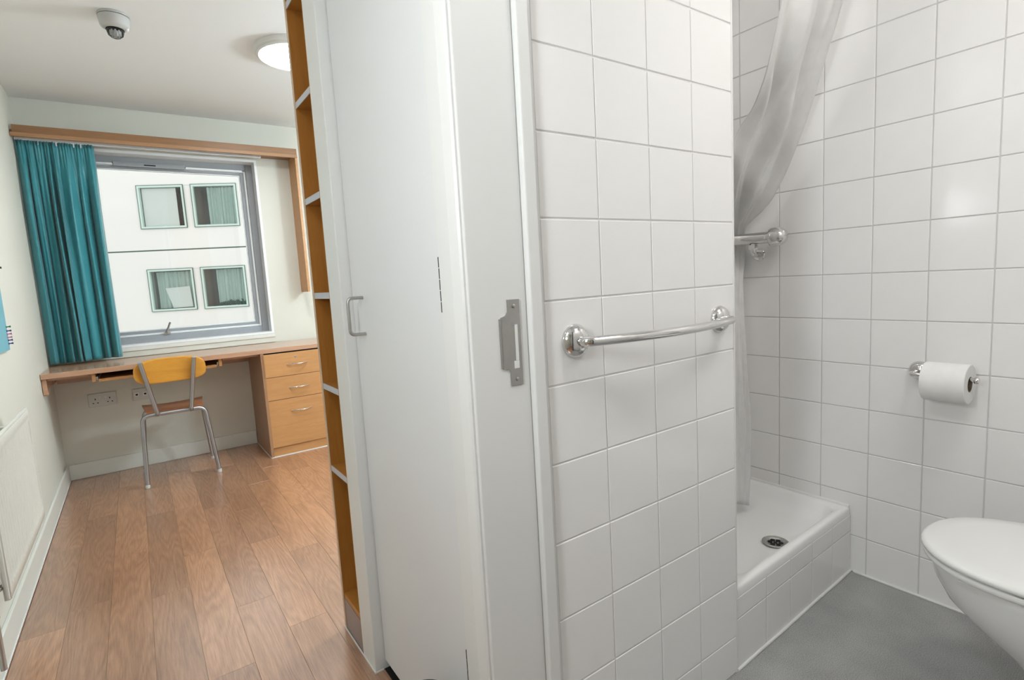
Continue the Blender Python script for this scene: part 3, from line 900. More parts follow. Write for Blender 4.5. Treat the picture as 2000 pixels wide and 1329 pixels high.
ct = thing('window_curtain', 'teal pleated curtain hanging at the left of the bedroom window', 'curtain', (-0.26, 4.17, 0.75))
def curtain(bm):
    nx, nz = 220, 50
    rnd = random.Random(3)
    nf = 8
    ph = [rnd.uniform(0, 6.28) for k in range(6)]
    rows = []
    for j in range(nz + 1):
        v = j / nz                       # 0 top .. 1 bottom
        z = 2.048 - v * (2.048 - 0.752)
        x0 = -0.444 + 0.006 * v
        x1 = -0.088 + 0.002 * v
        row = []
        for i in range(nx + 1):
            u = i / nx
            head = max(0, 1 - v / 0.075)
            gather = math.exp(-((v - 0.072) / 0.02) ** 2)
            # broad irregular folds below the heading, tight pencil pleats in the heading
            ub = u + 0.018 * math.sin(2.6 * v + ph[0]) * math.sin(math.pi * u)
            phi = 2 * math.pi * (nf * ub + 0.30 * math.sin(2 * math.pi * ub * 1.3 + ph[1]) + 0.16 * math.sin(2 * math.pi * ub * 3.1 + ph[4]))
            w = (0.5 + 0.5 * math.sin(phi)) ** 0.85 * (0.72 + 0.28 * math.sin(2 * math.pi * 2.3 * u + ph[5] + 1.5 * v)) + 0.10 * math.sin(2.1 * phi + 1.0 + 2 * v)
            pleat = 0.5 + 0.5 * math.sin(2 * math.pi * u * 26 + 0.8 * math.sin(u * 30))
            grow = min(1, max(0, (v - 0.05) / 0.25))
            y = 4.196 - 0.062 * w * (0.30 + 0.70 * grow) * (1 - 0.4 * head) - 0.006 * pleat * max(head, 0.8 * gather) * 1.4 + 0.004 * gather
            y += 0.012 * math.sin(2 * math.pi * (u * 1.7 + 0.3) + 2.2 * v + ph[2]) * grow
            y -= 0.010 * math.exp(-((u - 0.93) / 0.05) ** 2) * grow
            x = x0 + (x1 - x0) * u + 0.004 * math.sin(2 * math.pi * u * nf + ph[3] + 2 * v) * grow
            if u > 0.985:
                y += 0.012 * (u - 0.985) / 0.015
            zz = z + (0.006 * (pleat - 0.5) if j == 0 else 0) + 0.006 * (1 - u) * -v + 0.004 * w * v
            row.append((x, min(y, 4.224), zz))
        rows.append(row)
    add_grid(bm, rows)
cl = obj('cloth', curtain, M['teal'], ct, True, 180)
sm = cl.modifiers.new('thickness', 'SOLIDIFY')
sm.thickness = 0.0016
for k, x in enumerate((-0.425, -0.385, -0.345, -0.305, -0.262, -0.222, -0.182, -0.148, -0.112)):
    obj('hook', boxes(((x - 0.0035, 4.184, 2.028), (x + 0.0035, 4.191, 2.0505)), bevel=0.001), M['upvc'], ct)

# ================================================================== CEILING FITTINGS
sd = thing('smoke_detector', 'white round smoke detector with clear sounder dome on the bedroom ceiling', 'smoke detector', (0.070, 2.915, CEIL))
obj('base', lathe([(0.0, 0.0), (0.056, 0.0), (0.058, -0.004), (0.058, -0.010), (0.0, -0.010)], (0.070, 2.915, CEIL), (0, 0, 1), 40), M['detector'], sd, True)
obj('seam', lathe([(0.0, -0.010), (0.0545, -0.010), (0.0545, -0.0125), (0.0, -0.0125)], (0.070, 2.915, CEIL), (0, 0, 1), 40), M['dark'], sd, True)
obj('body', lathe([(0.0, -0.0125), (0.057, -0.0125), (0.0565, -0.022), (0.053, -0.044), (0.049, -0.052), (0.036, -0.060), (0.0, -0.060)], (0.070, 2.915, CEIL), (0, 0, 1), 40), M['detector'], sd, True)
obj('sounder_ring', lathe([(0.0, -0.060), (0.0335, -0.060), (0.0335, -0.064), (0.0, -0.064)], (0.070, 2.915, CEIL), (0, 0, 1), 32), M['dark'], sd, True)
dome = obj('dome', lathe([(0.032, -0.064), (0.031, -0.072), (0.027, -0.084), (0.018, -0.092), (0.0, -0.094)], (0.070, 2.915, CEIL), (0, 0, 1), 24), M['clear'], sd, False)
def inner_ribs(bm):
    for k in range(8):
        a = k * math.pi / 4
        cx, cy = 0.070 + 0.018 * math.cos(a), 2.915 + 0.018 * math.sin(a)
        add_box(bm, (cx - 0.003, cy - 0.003, CEIL - 0.084), (cx + 0.003, cy + 0.003, CEIL - 0.064), 0.001)
    add_lathe(bm, [(0, -0.064), (0.009, -0.064), (0.009, -0.086), (0, -0.086)], (0.070, 2.915, CEIL), (0, 0, 1), 12)
obj('sounder', inner_ribs, M['plastic'], sd)
obj('indicator', lathe([(0, 0), (0.007, 0), (0.007, -0.008), (0.004, -0.012), (0, -0.013)], (0.112, 2.905, CEIL - 0.050), (0, 0, 1), 16), M['upvc'], sd, True)

def ceiling_lamp(name, label, c, r, watts_strength, mat):
    t = thing(name, label, 'ceiling light', (c[0], c[1], CEIL))
    obj('rim', lathe([(r * 0.86, 0.0), (r, 0.0), (r * 1.0, -0.016), (r * 0.985, -0.024), (r * 0.955, -0.026), (r * 0.95, -0.034), (r * 0.91, -0.037), (r * 0.87, -0.034), (r * 0.86, 0.0)], (c[0], c[1], CEIL), (0, 0, 1), 64), M['plastic'], t, True)
    pr = [(r * 0.868, -0.028)] + [(r * 0.868 * math.cos(a), -0.031 - 0.012 * math.sin(a)) for a in [k * math.pi / 2 / 7 for k in range(1, 8)]]
    obj('diffuser', lathe(pr, (c[0], c[1], CEIL), (0, 0, 1), 48), mat, t, True)
M['glow1'] = emitter('bedroom_diffuser', (0.94, 0.98, 1.0), LAMP_BEDROOM)
M['glow2'] = emitter('bathroom_diffuser', (1.0, 0.985, 0.965), LAMP_BATH)
M['glow3'] = emitter('hall_fill_diffuser', (0.90, 0.965, 1.0), FILL_HALL)
ceiling_lamp('ceiling_light', 'lit round white ceiling light in the bedroom beside the bookcase', (0.815, 2.935), 0.192, 1, M['glow1'])
M['glow5'] = emitter('shower_fill_diffuser', (1.0, 0.985, 0.965), FILL_SHOWER)
M['glow4'] = emitter('bedroom_fill_globe', (0.76, 0.91, 1.0), FILL_BED2)
def fill_globe(name, label, c, r, mat):
    t = thing(name, label, 'ceiling light', (c[0], c[1], CEIL))
    o = (c[0], c[1], CEIL)
    dz = 0.30
    obj('ceiling_rose', lathe([(0, 0), (0.055, 0), (0.055, -0.012), (0.045, -0.025), (0.02, -0.03), (0.005, -0.032), (0.005, -0.05 - dz), (0.03, -0.05 - dz), (0, -0.05 - dz)], o, (0, 0, 1), 32), M['plastic'], t, True)
    pr = [(r * math.sin(a), -0.045 - dz - r + r * math.cos(a)) for a in [0.12 + (math.pi - 0.12) * k / 20 for k in range(21)]]
    obj('globe', lathe(pr, o, (0, 0, 1), 40), mat, t, True)
ceiling_lamp('ceiling_light', 'wide flush round ceiling light over the bathroom floor', (1.25, 0.02), 0.27, 1, M['glow2'])
ceiling_lamp('ceiling_light', 'added unseen fill light on the entrance hall ceiling', (-0.318, 0.42), 0.13, 1, M['glow3'])  # added out of view to brighten the hall and wardrobe door
ceiling_lamp('ceiling_light', 'added unseen fill light above the shower tray', (1.42, 1.20), 0.13, 1, M['glow5'])  # unseen fill, added to lift the dark shower alcove
M['glow6'] = emitter('hall_wall_fill_diffuser', (0.94, 0.98, 1.0), FILL_HALLWALL)
hw = thing('wall_fill_light', 'added unseen fill light on the left hall wall', 'fill light', (XL, 0.35, 1.40))  # invented fitting that fills the lower bathroom through the doorway
hc, hr = (XL, 0.35, 1.40), 0.14
obj('rim', lathe([(hr * 0.86, 0.0), (hr, 0.0), (hr, 0.030), (hr * 0.93, 0.042), (hr * 0.87, 0.036), (hr * 0.86, 0.0)], hc, (1, 0, 0), 48), M['plastic'], hw, True)
obj('diffuser', lathe([(hr * 0.868, 0.028)] + [(hr * 0.868 * math.cos(a), 0.032 + 0.030 * math.sin(a)) for a in [k * math.pi / 2 / 7 for k in range(1, 8)]], hc, (1, 0, 0), 48), M['glow6'], hw, True)
fill_globe('globe_fill_light', 'added unseen fill globe hanging in the bedroom behind the bookcase', (1.95, 2.25), 0.125, M['glow4'])  # hidden extra source, added to brighten the bedroom ceiling

# ================================================================== SHOWER
st = thing('shower_tray', 'white shower tray with tiled front between partition and tiled wall', 'shower tray', (1.6, 1.17, 0))
TX0, TX1, TY0, TY1 = 1.238, 1.9785, 0.783, 1.549
SKEW = 0.034
def rrect(x0, x1, y0, y1, r, z, n=8):
    pts = []
    for cx, cy, a0 in ((x1 - r, y1 - r, 0), (x0 + r, y1 - r, 90), (x0 + r, y0 + r, 180), (x1 - r, y0 + r, 270)):
        for k in range(n + 1):
            a = math.radians(a0 + 90 * k / n)
            pts.append((cx + r * math.cos(a), cy + r * math.sin(a), z))
    return pts
DRX, DRY = 1.645, 0.897
def tray(bm):
    zt = 0.240
    rings = [rrect(TX0, TX1, TY0, TY1, 0.010, 0.2105),
             rrect(TX0, TX1, TY0, TY1, 0.010, zt - 0.009),
             rrect(TX0 + 0.003, TX1 - 0.003, TY0 + 0.003, TY1 - 0.003, 0.010, zt - 0.003),
             rrect(TX0 + 0.010, TX1 - 0.008, TY0 + 0.007, TY1 - 0.008, 0.012, zt),
             rrect(TX0 + 0.045, TX1 - 0.028, TY0 + 0.026, TY1 - 0.035, 0.050, zt - 0.001),
             rrect(TX0 + 0.052, TX1 - 0.036, TY0 + 0.031, TY1 - 0.042, 0.055, zt - 0.007),
             rrect(TX0 + 0.060, TX1 - 0.052, TY0 + 0.037, TY1 - 0.055, 0.060, zt - 0.030),
             rrect(TX0 + 0.072, TX1 - 0.085, TY0 + 0.046, TY1 - 0.080, 0.065, zt - 0.046),
             rrect(TX0 + 0.095, TX1 - 0.125, TY0 + 0.058, TY1 - 0.115, 0.06, zt - 0.051)]
    inner = rings[-1]
    for s, dz in ((0.6, 0.0560), (0.25, 0.0575), (0.02, 0.0578)):
        rings.append([(DRX + (p[0] - DRX) * s, DRY + 0.01 + (p[1] - DRY - 0.01) * s, zt - dz) for p in inner])
    rings = [[(p[0], p[1] + SKEW * (p[0] - TX0) * (TY1 - p[1]) / (TY1 - TY0), p[2]) for p in r] for r in rings]
    add_grid(bm, rings, close_u=True)
    bm.faces.new([bm.verts.new(Vector(p)) for p in rings[-1]])
obj('basin', tray, M['tray'], st, True, 50)
obj('riser', lambda bm: add_prism(bm, [(1.234, 0.786, 0), (1.979, 0.786 + SKEW * 0.745, 0), (1.979, 0.800 + SKEW * 0.745, 0), (1.234, 0.800, 0)], (0, 0, 0.2105)), M['grout'], st)
rx_ = [1.238, 1.395, 1.540, 1.685, 1.832, 1.979]
rzs = [0.0, 0.150, 0.2112]
for i in range(5):
    for j in range(2):
        w = rx_[i + 1] - rx_[i] - 0.003; h = rzs[j + 1] - rzs[j] - 0.003
        o = bpy.data.objects.new('tile', piece_mesh('tile', (w, 0.006, h), M['tile'], 0.001))
        COL.objects.link(o)
        o.parent = st
        xm = (rx_[i] + rx_[i + 1]) / 2
        o.location = Vector((xm, 0.785 + SKEW * (xm - 1.238), (rzs[j] + rzs[j + 1]) / 2)) - st.location
        o.rotation_euler = (0, 0, math.atan(SKEW))
def bead(bm):
    pts = [(1.238 + 0.1235 * k, 0.7805 + SKEW * 0.1235 * k + 0.0008 * math.sin(k * 2.1), 0.003) for k in range(0, 7)]
    add_tube(bm, pts, 0.0048, 8)
obj('floor_seal', bead, M['caulk'], st, True)
obj('wall_seal', tube([(1.9765, 0.812, 0.2395), (1.9765, 1.548, 0.2395)], 0.0065, 8), M['caulk'], st, True)
wz = 0.1875
dn = obj('waste_ring', lathe([(0.0, -0.004), (0.033, -0.004), (0.040, 0.000), (0.041, 0.0025), (0.038, 0.004), (0.030, 0.002), (0.026, -0.001), (0.0, -0.001)], (DRX, DRY, wz), (0, 0, 1), 32), M['steel'], st, True)
def slots(bm):
    for k in range(6):
        a = k * math.pi / 3
        add_lathe(bm, [(0, 0), (0.0075, 0), (0.0075, 0.0012), (0, 0.0012)], (DRX + 0.0165 * math.cos(a), DRY + 0.0165 * math.sin(a), wz - 0.0008), (0, 0, 1), 12)
    add_lathe(bm, [(0, 0), (0.006, 0), (0.006, 0.0012), (0, 0.0012)], (DRX, DRY, wz - 0.0008), (0, 0, 1), 12)
obj('waste_holes', slots, M['dark'], dn)

mx = thing('shower_mixer', 'chrome bar shower mixer valve on the tiled wall above the tray', 'shower mixer', (1.92, 1.19, 1.2))
obj('bar', lathe([(0.0, 0.0), (0.0205, 0.0), (0.0215, 0.004), (0.0215, 0.235), (0.0205, 0.239), (0.0, 0.239)], (1.918, 1.062, 1.2), (0, 1, 0), 28), M['chrome'], mx, True)
for yb, yd in ((1.062, -1), (1.301, 1)):
    kn = obj('control_knob', lathe([(0.0, -0.002), (0.026, -0.002), (0.0335, 0.003), (0.0355, 0.012), (0.0345, 0.026), (0.0305, 0.040), (0.023, 0.050), (0.012, 0.056), (0.0, 0.0575)], (1.918, yb, 1.2), (0, yd, 0), 28), M['chrome'], mx, True, 60)
    obj('grip_lug', boxes(((1.880, yb + yd * 0.010 - 0.005, 1.192), (1.890, yb + yd * 0.010 + 0.018, 1.208)), bevel=0.003), M['chrome'], kn, True)
for yu in (1.142, 1.292):
    ub = obj('union_pipe', tube(arc_path([(1.918, yu - 0.013, 1.184), (1.918, yu - 0.010, 1.142), (1.978, yu, 1.140)], 0.024, 8), 0.0105, 14), M['chrome'], mx, True)
    obj('union_nut', lathe([(0, 0), (0.0155, 0), (0.0165, 0.002), (0.0165, 0.016), (0.0155, 0.018), (0, 0.018)], (1.918, yu - 0.012, 1.160), (0, 0, 1), 8), M['chrome'], ub)
    obj('wall_rose', lathe([(0.0, 0.0), (0.0235, 0.0), (0.0235, 0.003), (0.021, 0.0055), (0.0115, 0.007), (0.0, 0.007)], (XR - 0.0002, yu, 1.140), (-1, 0, 0), 28), M['chrome'], ub, True)

sc_rows = [
    ((1.60, 0.815, 2.05), (1.915, 0.815, 2.05)),
    ((1.519, 0.82, 1.813), (1.891, 0.82, 1.901)),
    ((1.538, 0.86, 1.713), (1.905, 0.88, 1.751)),
    ((1.600, 0.92, 1.645), (1.926, 0.935, 1.627)),
    ((1.651, 0.98, 1.587), (1.932, 0.985, 1.505)),
    ((1.658, 1.03, 1.527), (1.949, 1.03, 1.420)),
    ((1.688, 1.08, 1.429), (1.948, 1.085, 1.329)),
    ((1.880, 1.20, 1.290), (1.950, 1.168, 1.258)),
    ((1.953, 1.255, 1.222), (1.957, 1.184, 1.222)),
    ((1.953, 1.258, 1.165), (1.957, 1.186, 1.165)),
    ((1.945, 1.245, 1.110), (1.953, 1.188, 1.110)),
    ((1.895, 1.20, 1.020), (1.940, 1.185, 1.020)),
    ((1.806, 1.15, 0.780), (1.906, 1.153, 0.768)),
    ((1.760, 1.12, 0.501), (1.879, 1.12, 0.475)),
    ((1.700, 1.075, 0.246), (1.790, 1.077, 0.212))]
def shower_cloth(bm):
    def interp(t, side):
        n = len(sc_rows) - 1
        f = t * n
        i = min(int(f), n - 1)
        u = f - i
        p0 = Vector(sc_rows[max(i - 1, 0)][side]); p1 = Vector(sc_rows[i][side])
        p2 = Vector(sc_rows[i + 1][side]); p3 = Vector(sc_rows[min(i + 2, n)][side])
        return 0.5 * ((2 * p1) + (p2 - p0) * u + (2 * p0 - 5 * p1 + 4 * p2 - p3) * u * u + (3 * p1 - p0 - 3 * p2 + p3) * u ** 3)
    rows = []
    nv, nu = 90, 60
    for j in range(nv + 1):
        t = j / nv
        a = interp(t, 0); b_ = interp(t, 1)
        w = b_ - a
        tang = (interp(min(t + 0.01, 1), 1) - interp(max(t - 0.01, 0), 1)).normalized()
        nrm = w.cross(tang)
        nrm = nrm.normalized() if nrm.length > 1e-6 else Vector((0, -1, 0))
        if nrm.y > 0:
            nrm = -nrm
        amp = min(0.020, w.length * 0.07) if w.length > 0.12 else w.length * 0.045
        row = []
        for i in range(nu + 1):
            u = i / nu
            fold = math.sin(2 * math.pi * (2.2 * u + 0.22 * math.sin(3 * t * 3.1 + 1.0)) + 0.6) + 0.45 * math.sin(2 * math.pi * (5.1 * u + 0.3 * t) + 2.0)
            fold += 0.25 * math.sin(31 * t + 9 * u) * (1 - abs(2 * u - 1))
            p = a + w * u + nrm * amp * fold * (0.4 + 0.6 * math.sin(math.pi * min(1, max(0, u * 0.9 + 0.05))))
            p.x = min(p.x, 1.966)
            row.append(p)
        rows.append(row)
    add_grid(bm, rows)
shc = thing('shower_curtain', 'white shower curtain gathered up and tucked behind the chrome mixer', 'curtain', (1.8, 1.0, 0.21))
cl2 = obj('cloth', shower_cloth, M['shower'], shc, True, 180)
sm = cl2.modifiers.new('thickness', 'SOLIDIFY')
sm.thickness = 0.0014
rl = thing('shower_rail', 'white shower curtain rail above the shower tray front', 'rail', (1.6, 0.815, 2.07))
obj('pole', tube([(1.234, 0.815, 2.075), (1.976, 0.815, 2.075)], 0.0125, 16), M['plastic'], rl, True)
for x, d in ((1.2335, 1), (1.979, -1)):
    obj('end_flange', lathe([(0, 0), (0.026, 0), (0.026, 0.004), (0.017, 0.012), (0, 0.012)], (x, 0.815, 2.075), (d, 0, 0), 24), M['plastic'], rl, True)
for k in range(8):
    x = 1.62 + 0.041 * k
    def ring(bm, x=x):
        pts = [(x, 0.815 + 0.019 * math.cos(a), 2.068 + 0.022 * math.sin(a)) for a in [2 * math.pi * q / 18 for q in range(18)]]
        rings = []
        for q, p in enumerate(pts):
            a = 2 * math.pi * q / 18
            rings.append([(x + 0.002 * math.sin(b), 0.815 + (0.019 + 0.002 * math.cos(b)) * math.cos(a), 2.068 + (0.022 + 0.002 * math.cos(b)) * math.sin(a)) for b in [2 * math.pi * w / 8 for w in range(8)]])
        add_grid(bm, rings, close_u=True, close_v=True)
    obj('ring', ring, M['plastic'], shc, True)

# ================================================================== TOWEL RAIL
tr = thing('towel_rail', 'bowed chrome towel rail on the tiled partition', 'towel rail', (0.93, 0.74, 0.976))
yw = YP - 0.0002
def bowed():
    n = 16
    xa, xb = 0.694, 1.169
    pts = [(xa, YP - 0.006, 0.976), (xa, YP - 0.030, 0.976)]
    body = []
    for k in range(n + 1):
        t = k / n
        body.append((xa + 0.004 + (xb - xa - 0.008) * t, 0.738 - 0.034 * math.sin(math.pi * t), 0.976))
    p = arc_path([(xa, YP - 0.006, 0.976), (xa, 0.742, 0.976), body[3]], 0.018, 6)
    q = arc_path([body[-4], (xb, 0.742, 0.976), (xb, YP - 0.006, 0.976)], 0.018, 6)
    return p + [Vector(b) for b in body[4:-4]] + q
obj('bar', tube(bowed(), 0.0098, 16), M['chrome'], tr, True)
for x in (0.694, 1.169):
    obj('wall_rose', lathe([(0.0, 0.0), (0.0325, 0.0), (0.0335, 0.003), (0.032, 0.007), (0.0285, 0.013), (0.022, 0.018), (0.014, 0.021), (0.0, 0.0215)], (x, yw, 0.976), (0, -1, 0), 36), M['chrome'], tr, True, 60)

# ================================================================== TOILET ROLL + HOLDER
th = thing('toilet_roll_holder', 'chrome toilet roll holder arm on the right tiled wall', 'toilet roll holder', (XR, 0.6, 0.747))
obj('wall_rose', lathe([(0.0, 0.0), (0.0285, 0.0), (0.0295, 0.003), (0.028, 0.008), (0.024, 0.016), (0.017, 0.022), (0.0, 0.024)], (XR - 0.0003, 0.618, 0.7475), (-1, 0, 0), 36), M['chrome'], th, True, 60)
obj('arm', tube(arc_path([(XR - 0.015, 0.618, 0.7475), (1.898, 0.618, 0.7465), (1.898, 0.462, 0.7465)], 0.020, 8), 0.0074, 16), M['chrome'], th, True)
obj('end_cap', lathe([(0, 0), (0.0088, 0), (0.0100, 0.002), (0.0100, 0.007), (0.0085, 0.010), (0, 0.0105)], (1.898, 0.464, 0.7465), (0, -1, 0), 20), M['chrome'], th, True)
rc = Vector((1.898, 0.0, 0.7336))
def roll(bm):
    R_, r_ = 0.0565, 0.0222
    prof = [(r_, 0.0), (R_ - 0.002, 0.0), (R_, 0.0015), (R_, 0.1035), (R_ - 0.002, 0.105), (r_, 0.105), (r_, 0.0)]
    add_lathe(bm, prof, (rc.x, 0.4735, rc.z), (0, 1, 0), 48, cap=False)
    # loose end of the paper
    pts = [(rc.x - R_ * math.cos(a), rc.z - R_ * math.sin(a)) for a in [0.9 + 0.1 * k for k in range(8)]]
tp = thing('toilet_roll', 'white toilet paper roll hanging on the chrome holder', 'toilet roll', (rc.x, 0.526, rc.z))
obj('paper', roll, M['paper'], tp, True)
obj('cardboard_core', lambda bm: add_lathe(bm, [(0.0222, 0.0), (0.0208, 0.0), (0.0208, 0.104), (0.0222, 0.104)], (rc.x, 0.474, rc.z), (0, 1, 0), 36, False), M['card'], tp, True)

# ================================================================== TOILET
wc = thing('toilet', 'white ceramic toilet with closed seat lid beside the tiled wall', 'toilet', (1.562, 0.1, 0))
TCX = 1.562
def egg(hw, yt, yb, z, n=48, p=2.3, q=0.42):
    """plan outline: tip at yt (towards the window), widest at fraction q of the length, squarer behind"""
    ym = yt - (yt - yb) * q
    pts = []
    for k in range(n):
        a = 2 * math.pi * k / n
        ca, sa = math.cos(a), math.sin(a)
        if sa >= 0:
            x = hw * math.copysign(abs(ca) ** (2 / 2.15), ca); y = ym + (yt - ym) * abs(sa) ** (2 / 2.15)
        else:
            x = hw * math.copysign(abs(ca) ** (2 / 3.2), ca); y = ym - (ym - yb) * abs(sa) ** (2 / 3.2)
        pts.append((TCX + x, y, z))
    return pts
def bowl(bm):
    r = [egg(0.105, 0.215, -0.24, 0.0), egg(0.107, 0.218, -0.24, 0.010), egg(0.101, 0.222, -0.235, 0.060), egg(0.100, 0.240, -0.23, 0.120), egg(0.108, 0.272, -0.23, 0.170),
         egg(0.122, 0.312, -0.23, 0.210), egg(0.142, 0.365, -0.23, 0.250), egg(0.161, 0.414, -0.23, 0.295), egg(0.173, 0.438, -0.23, 0.340),
         egg(0.178, 0.446, -0.23, 0.372), egg(0.180, 0.450, -0.23, 0.386), egg(0.176, 0.446, -0.226, 0.3925), egg(0.150, 0.415, -0.20, 0.3930), egg(0.03, 0.25, 0.0, 0.3932)]
    add_grid(bm, r, close_u=True, cap=True)
obj('bowl', bowl, M['ceramic'], wc, True, 70)
def seat_ring(bm):
    r = [egg(0.150, 0.42, 0.00, 0.3965), egg(0.182, 0.456, -0.03, 0.3965), egg(0.1855, 0.4605, -0.033, 0.3995), egg(0.1860, 0.461, -0.033, 0.406), egg(0.1835, 0.4585, -0.031, 0.4105), egg(0.150, 0.42, 0.00, 0.4108)]
    add_grid(bm, r, close_u=True, cap=True)
obj('seat', seat_ring, M['seat'], wc, True, 60)
def lid(bm):
    r = [egg(0.120, 0.40, 0.03, 0.4150), egg(0.184, 0.460, -0.033, 0.4150), egg(0.1880, 0.4645, -0.036, 0.4175), egg(0.1890, 0.4655, -0.037, 0.4225), egg(0.1870, 0.4635, -0.036, 0.4275), egg(0.1800, 0.4560, -0.030, 0.4308), egg(0.150, 0.42, 0.0, 0.4330), egg(0.08, 0.34, 0.08, 0.4345), egg(0.02, 0.25, 0.17, 0.4348)]
    add_grid(bm, r, close_u=True, cap=True)
obj('lid', lid, M['seat'], wc, True, 60)
for sx in (-1, 1):
    for y in (0.33, 0.08):
        bx = TCX + sx * 0.155
        obj('bumper', boxes(((bx - 0.008, y, 0.3925), (bx + 0.008, y + 0.025, 0.3960))), M['seat'], wc)
        obj('lid_bumper', boxes(((bx - 0.008, y, 0.4100), (bx + 0.008, y + 0.025, 0.4140))), M['seat'], wc)
obj('cistern', boxes(((TCX - 0.19, -0.315, 0.394), (TCX + 0.19, -0.13, 0.75)), bevel=0.02), M['ceramic'], wc, True)
obj('cistern_lid', boxes(((TCX - 0.195, -0.318, 0.75), (TCX + 0.195, -0.125, 0.785)), bevel=0.012), M['ceramic'], wc, True)

# ================================================================== black bin by the wardrobe door foot (only its rim reaches the frame)
bn = thing('waste_bin', 'black rounded object top at the foot of the wardrobe door', 'bin', (0.40, 0.97, 0))
obj('body', lathe([(0.0, 0.0), (0.052, 0.0), (0.055, 0.005), (0.062, 0.205), (0.0655, 0.214), (0.066, 0.227), (0.064, 0.237), (0.056, 0.2425), (0.0, 0.2435)], (0.40, 0.97, 0.0), (0, 0, 1), 40), M['rubber'], bn, True)

# ================================================================== OUTSIDE: the block across the courtyard
fo = Vector((1.336, 15.892, 1.104 + 1.286)); fo.z = 1.104
ang = math.radians(-26)
fu = Vector((math.cos(ang), math.sin(ang), 0)); fn = Vector((-math.sin(ang), math.cos(ang), 0))
fac = bpy.data.objects.new('apartment_building', None)
COL.objects.link(fac)
fac.location = fo
fac.rotation_euler = (0, 0, ang)
fac['label'] = 'white rendered building with green framed windows seen through the bedroom window'
fac['category'] = 'building'
def fobj(name, build, mat, parent=None, smooth=False):
    bm = bmesh.new(); build(bm)
    bmesh.ops.recalc_face_normals(bm, faces=bm.faces)
    me = bpy.data.meshes.new(name); bm.to_mesh(me); bm.free()
    if smooth:
        for f in me.polygons:
            f.use_smooth = True
    me.materials.append(mat)
    o = bpy.data.objects.new(name, me); COL.objects.link(o)
    o.parent = parent or fac
    return o
# local axes: x along the wall, y away from us, z up relative to the camera height
U0, U1 = -1.045, 1.250
levels = [(1.745, 2.787), (-0.322, 0.722)]
def facade_wall(bm):
    ub = [-14, U0, U1, 14]
    zb = [-6.5, levels[1][0], levels[1][1], levels[0][0], levels[0][1], 9.0]
    for i in range(3):
        for j in range(5):
            if i == 1 and j in (1, 3):
                continue
            if j == 2:
                add_box(bm, (ub[i], 0, zb[2]), (ub[i + 1], 0.30, 1.182))
                add_box(bm, (ub[i], 0, 1.216), (ub[i + 1], 0.30, zb[3]))
                continue
            add_box(bm, (ub[i], 0, zb[j]), (ub[i + 1], 0.30, zb[j + 1]))
fobj('rendered_wall', facade_wall, M['render'])
fobj('floor_joint', boxes(((-14, 0.02, 1.182), (14, 0.25, 1.216))), M['darkgreen'])
MA, MB = 0.005, 0.198
for li, (z0, z1) in enumerate(levels):
    fobj('mullion_panel', boxes(((MA, 0.01, z0), (MB, 0.16, z1))), M['render'])
    for si, (a, b_) in enumerate(((U0, MA), (MB, U1))):
        def fr(bm, a=a, b_=b_, z0=z0, z1=z1):
            w = 0.045
            y0, y1 = -0.02, 0.12
            add_box(bm, (a, y0, z0), (a + w, y1, z1)); add_box(bm, (b_ - w, y0, z0), (b_, y1, z1))
            add_box(bm, (a + w, y0, z1 - w), (b_ - w, y1, z1)); add_box(bm, (a + w, y0, z0), (b_ - w, y1, z0 + w))
        win_ = fobj('window', fr, M['green'])
        def gk(bm, a=a, b_=b_, z0=z0, z1=z1):
            w = 0.012
            y0, y1 = -0.026, 0.02
            add_box(bm, (a - w, y0, z0 - w), (a, y1, z1 + w)); add_box(bm, (b_, y0, z0 - w), (b_ + w, y1, z1 + w))
            add_box(bm, (a, y0, z1), (b_, y1, z1 + w)); add_box(bm, (a, y0, z0 - w), (b_, y1, z0))
        fobj('gasket', gk, M['darkgreen'], win_)
        fobj('pane', boxes(((a + 0.05, 0.05, z0 + 0.05), (b_ - 0.05, 0.06, z1 - 0.05))), M['farpane'], win_)
    fobj('room_recess', boxes(((U0, 1.6, z0 - 0.3), (U1, 1.7, z1 + 0.3)), ((U0 - 0.1, 0.3, z0 - 0.3), (U0, 1.7, z1 + 0.3)), ((U1, 0.3, z0 - 0.3), (U1 + 0.1, 1.7, z1 + 0.3)),
                              ((MA, 0.16, z0 - 0.3), (MB, 1.7, z1 + 0.3)),
                              ((U0, 0.3, z0 - 0.3), (U1, 1.7, z0 - 0.2)), ((U0, 0.3, z1 + 0.2), (U1, 1.7, z1 + 0.3))), M['room'])
def far_curtain(u0, u1, z0, z1, y, folds, tilt=0.0, seed=1):
    def f(bm):
        rnd = random.Random(seed)
        ph = rnd.uniform(0, 6)
        rows = []
        for j in range(13):
            v = j / 12
            row = []
            for i in range(81):
                u = i / 80
                yy = y + 0.035 * math.sin(2 * math.pi * folds * u + ph + 0.5 * math.sin(3 * v)) + 0.015 * math.sin(2 * math.pi * folds * 2.3 * u + v)
                row.append((u0 + (u1 - u0) * u + tilt * v * (1 - u), yy, z1 + (z0 - z1) * v))
            rows.append(row)
        add_grid(bm, rows)
    return f
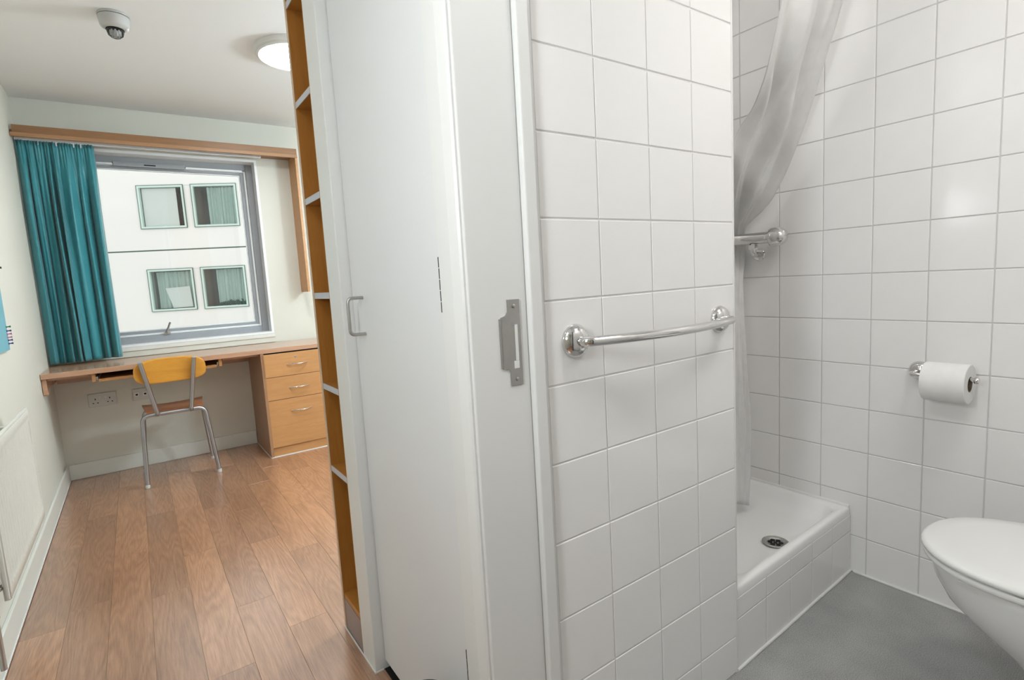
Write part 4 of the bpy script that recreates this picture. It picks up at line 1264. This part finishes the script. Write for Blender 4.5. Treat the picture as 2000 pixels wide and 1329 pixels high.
# upper left: white board standing in for the sky's reflection, with a dark drawn-back curtain at its right edge
fobj('sky_reflection_board', boxes(((U0 + 0.06, 0.085, levels[0][0] + 0.055), (MA - 0.20, 0.10, levels[0][1] - 0.055))), M['sheet'])
def side_drape(bm):
    rows = []
    for j in range(13):
        v = j / 12
        z = levels[0][1] - 0.055 + (levels[0][0] + 0.11 - levels[0][1]) * v
        e = MA - 0.20 + 0.075 * v ** 0.7
        rows.append([(e, 0.10, z), (e + 0.03, 0.085, z), (e + 0.06, 0.105, z), (e + 0.075, 0.10, z)])
    add_grid(bm, rows)
fobj('side_curtain', side_drape, M['dark'])
# upper right: dark reveal at left, mint curtain
fobj('curtain', far_curtain(MB + 0.30, U1 - 0.055, levels[0][0] + 0.06, levels[0][1] - 0.06, 0.13, 8, 0.0, 4), M['mint'], None, True)
# lower left: mint curtain with a propped white card in front
fobj('curtain', far_curtain(U0 + 0.10, MA - 0.07, levels[1][0] + 0.06, levels[1][1] - 0.06, 0.22, 7, 0.0, 2), M['mint'], None, True)
def card(bm):
    add_prism(bm, [(-0.76, 0.17, 0.25), (-0.17, 0.15, 0.275), (-0.135, 0.13, -0.255), (-0.60, 0.13, -0.265)], (0, 0.01, 0))
fobj('propped_card', card, M['sheet'])
# lower right: mint curtain, small plants on its sill
fobj('curtain', far_curtain(MB + 0.28, U1 - 0.06, levels[1][0] + 0.06, levels[1][1] - 0.06, 0.21, 7, 0.0, 9), M['mint'], None, True)
def foliage(bm):
    rnd = random.Random(5)
    for k in range(150):
        u = rnd.uniform(MB + 0.33, U1 - 0.07)
        h = 0.05 + 0.07 * rnd.random() * (0.6 + 0.5 * math.sin(u * 9)) + (0.09 * rnd.random() if u > U1 - 0.2 else 0)
        z = levels[1][0] + 0.06 + rnd.random() * h
        s = rnd.uniform(0.02, 0.05)
        a = rnd.uniform(0, 6.28)
        d = Vector((math.cos(a) * s, rnd.uniform(-0.02, 0.02), math.sin(a) * s))
        e = Vector((-d.z * 0.45, 0.01, d.x * 0.45))
        c = Vector((u, 0.14 + rnd.uniform(-0.02, 0.02), z))
        vs_ = [bm.verts.new(c - d), bm.verts.new(c + e), bm.verts.new(c + d), bm.verts.new(c - e)]
        bm.faces.new(vs_)
lf = fobj('sill_foliage', foliage, M['leaf'])
lf['kind'] = 'stuff'
struct('ground', boxes(((-40, 4.6, -5.6), (40, 60, -5.4))), M['ground'], label='paved courtyard far below the window')
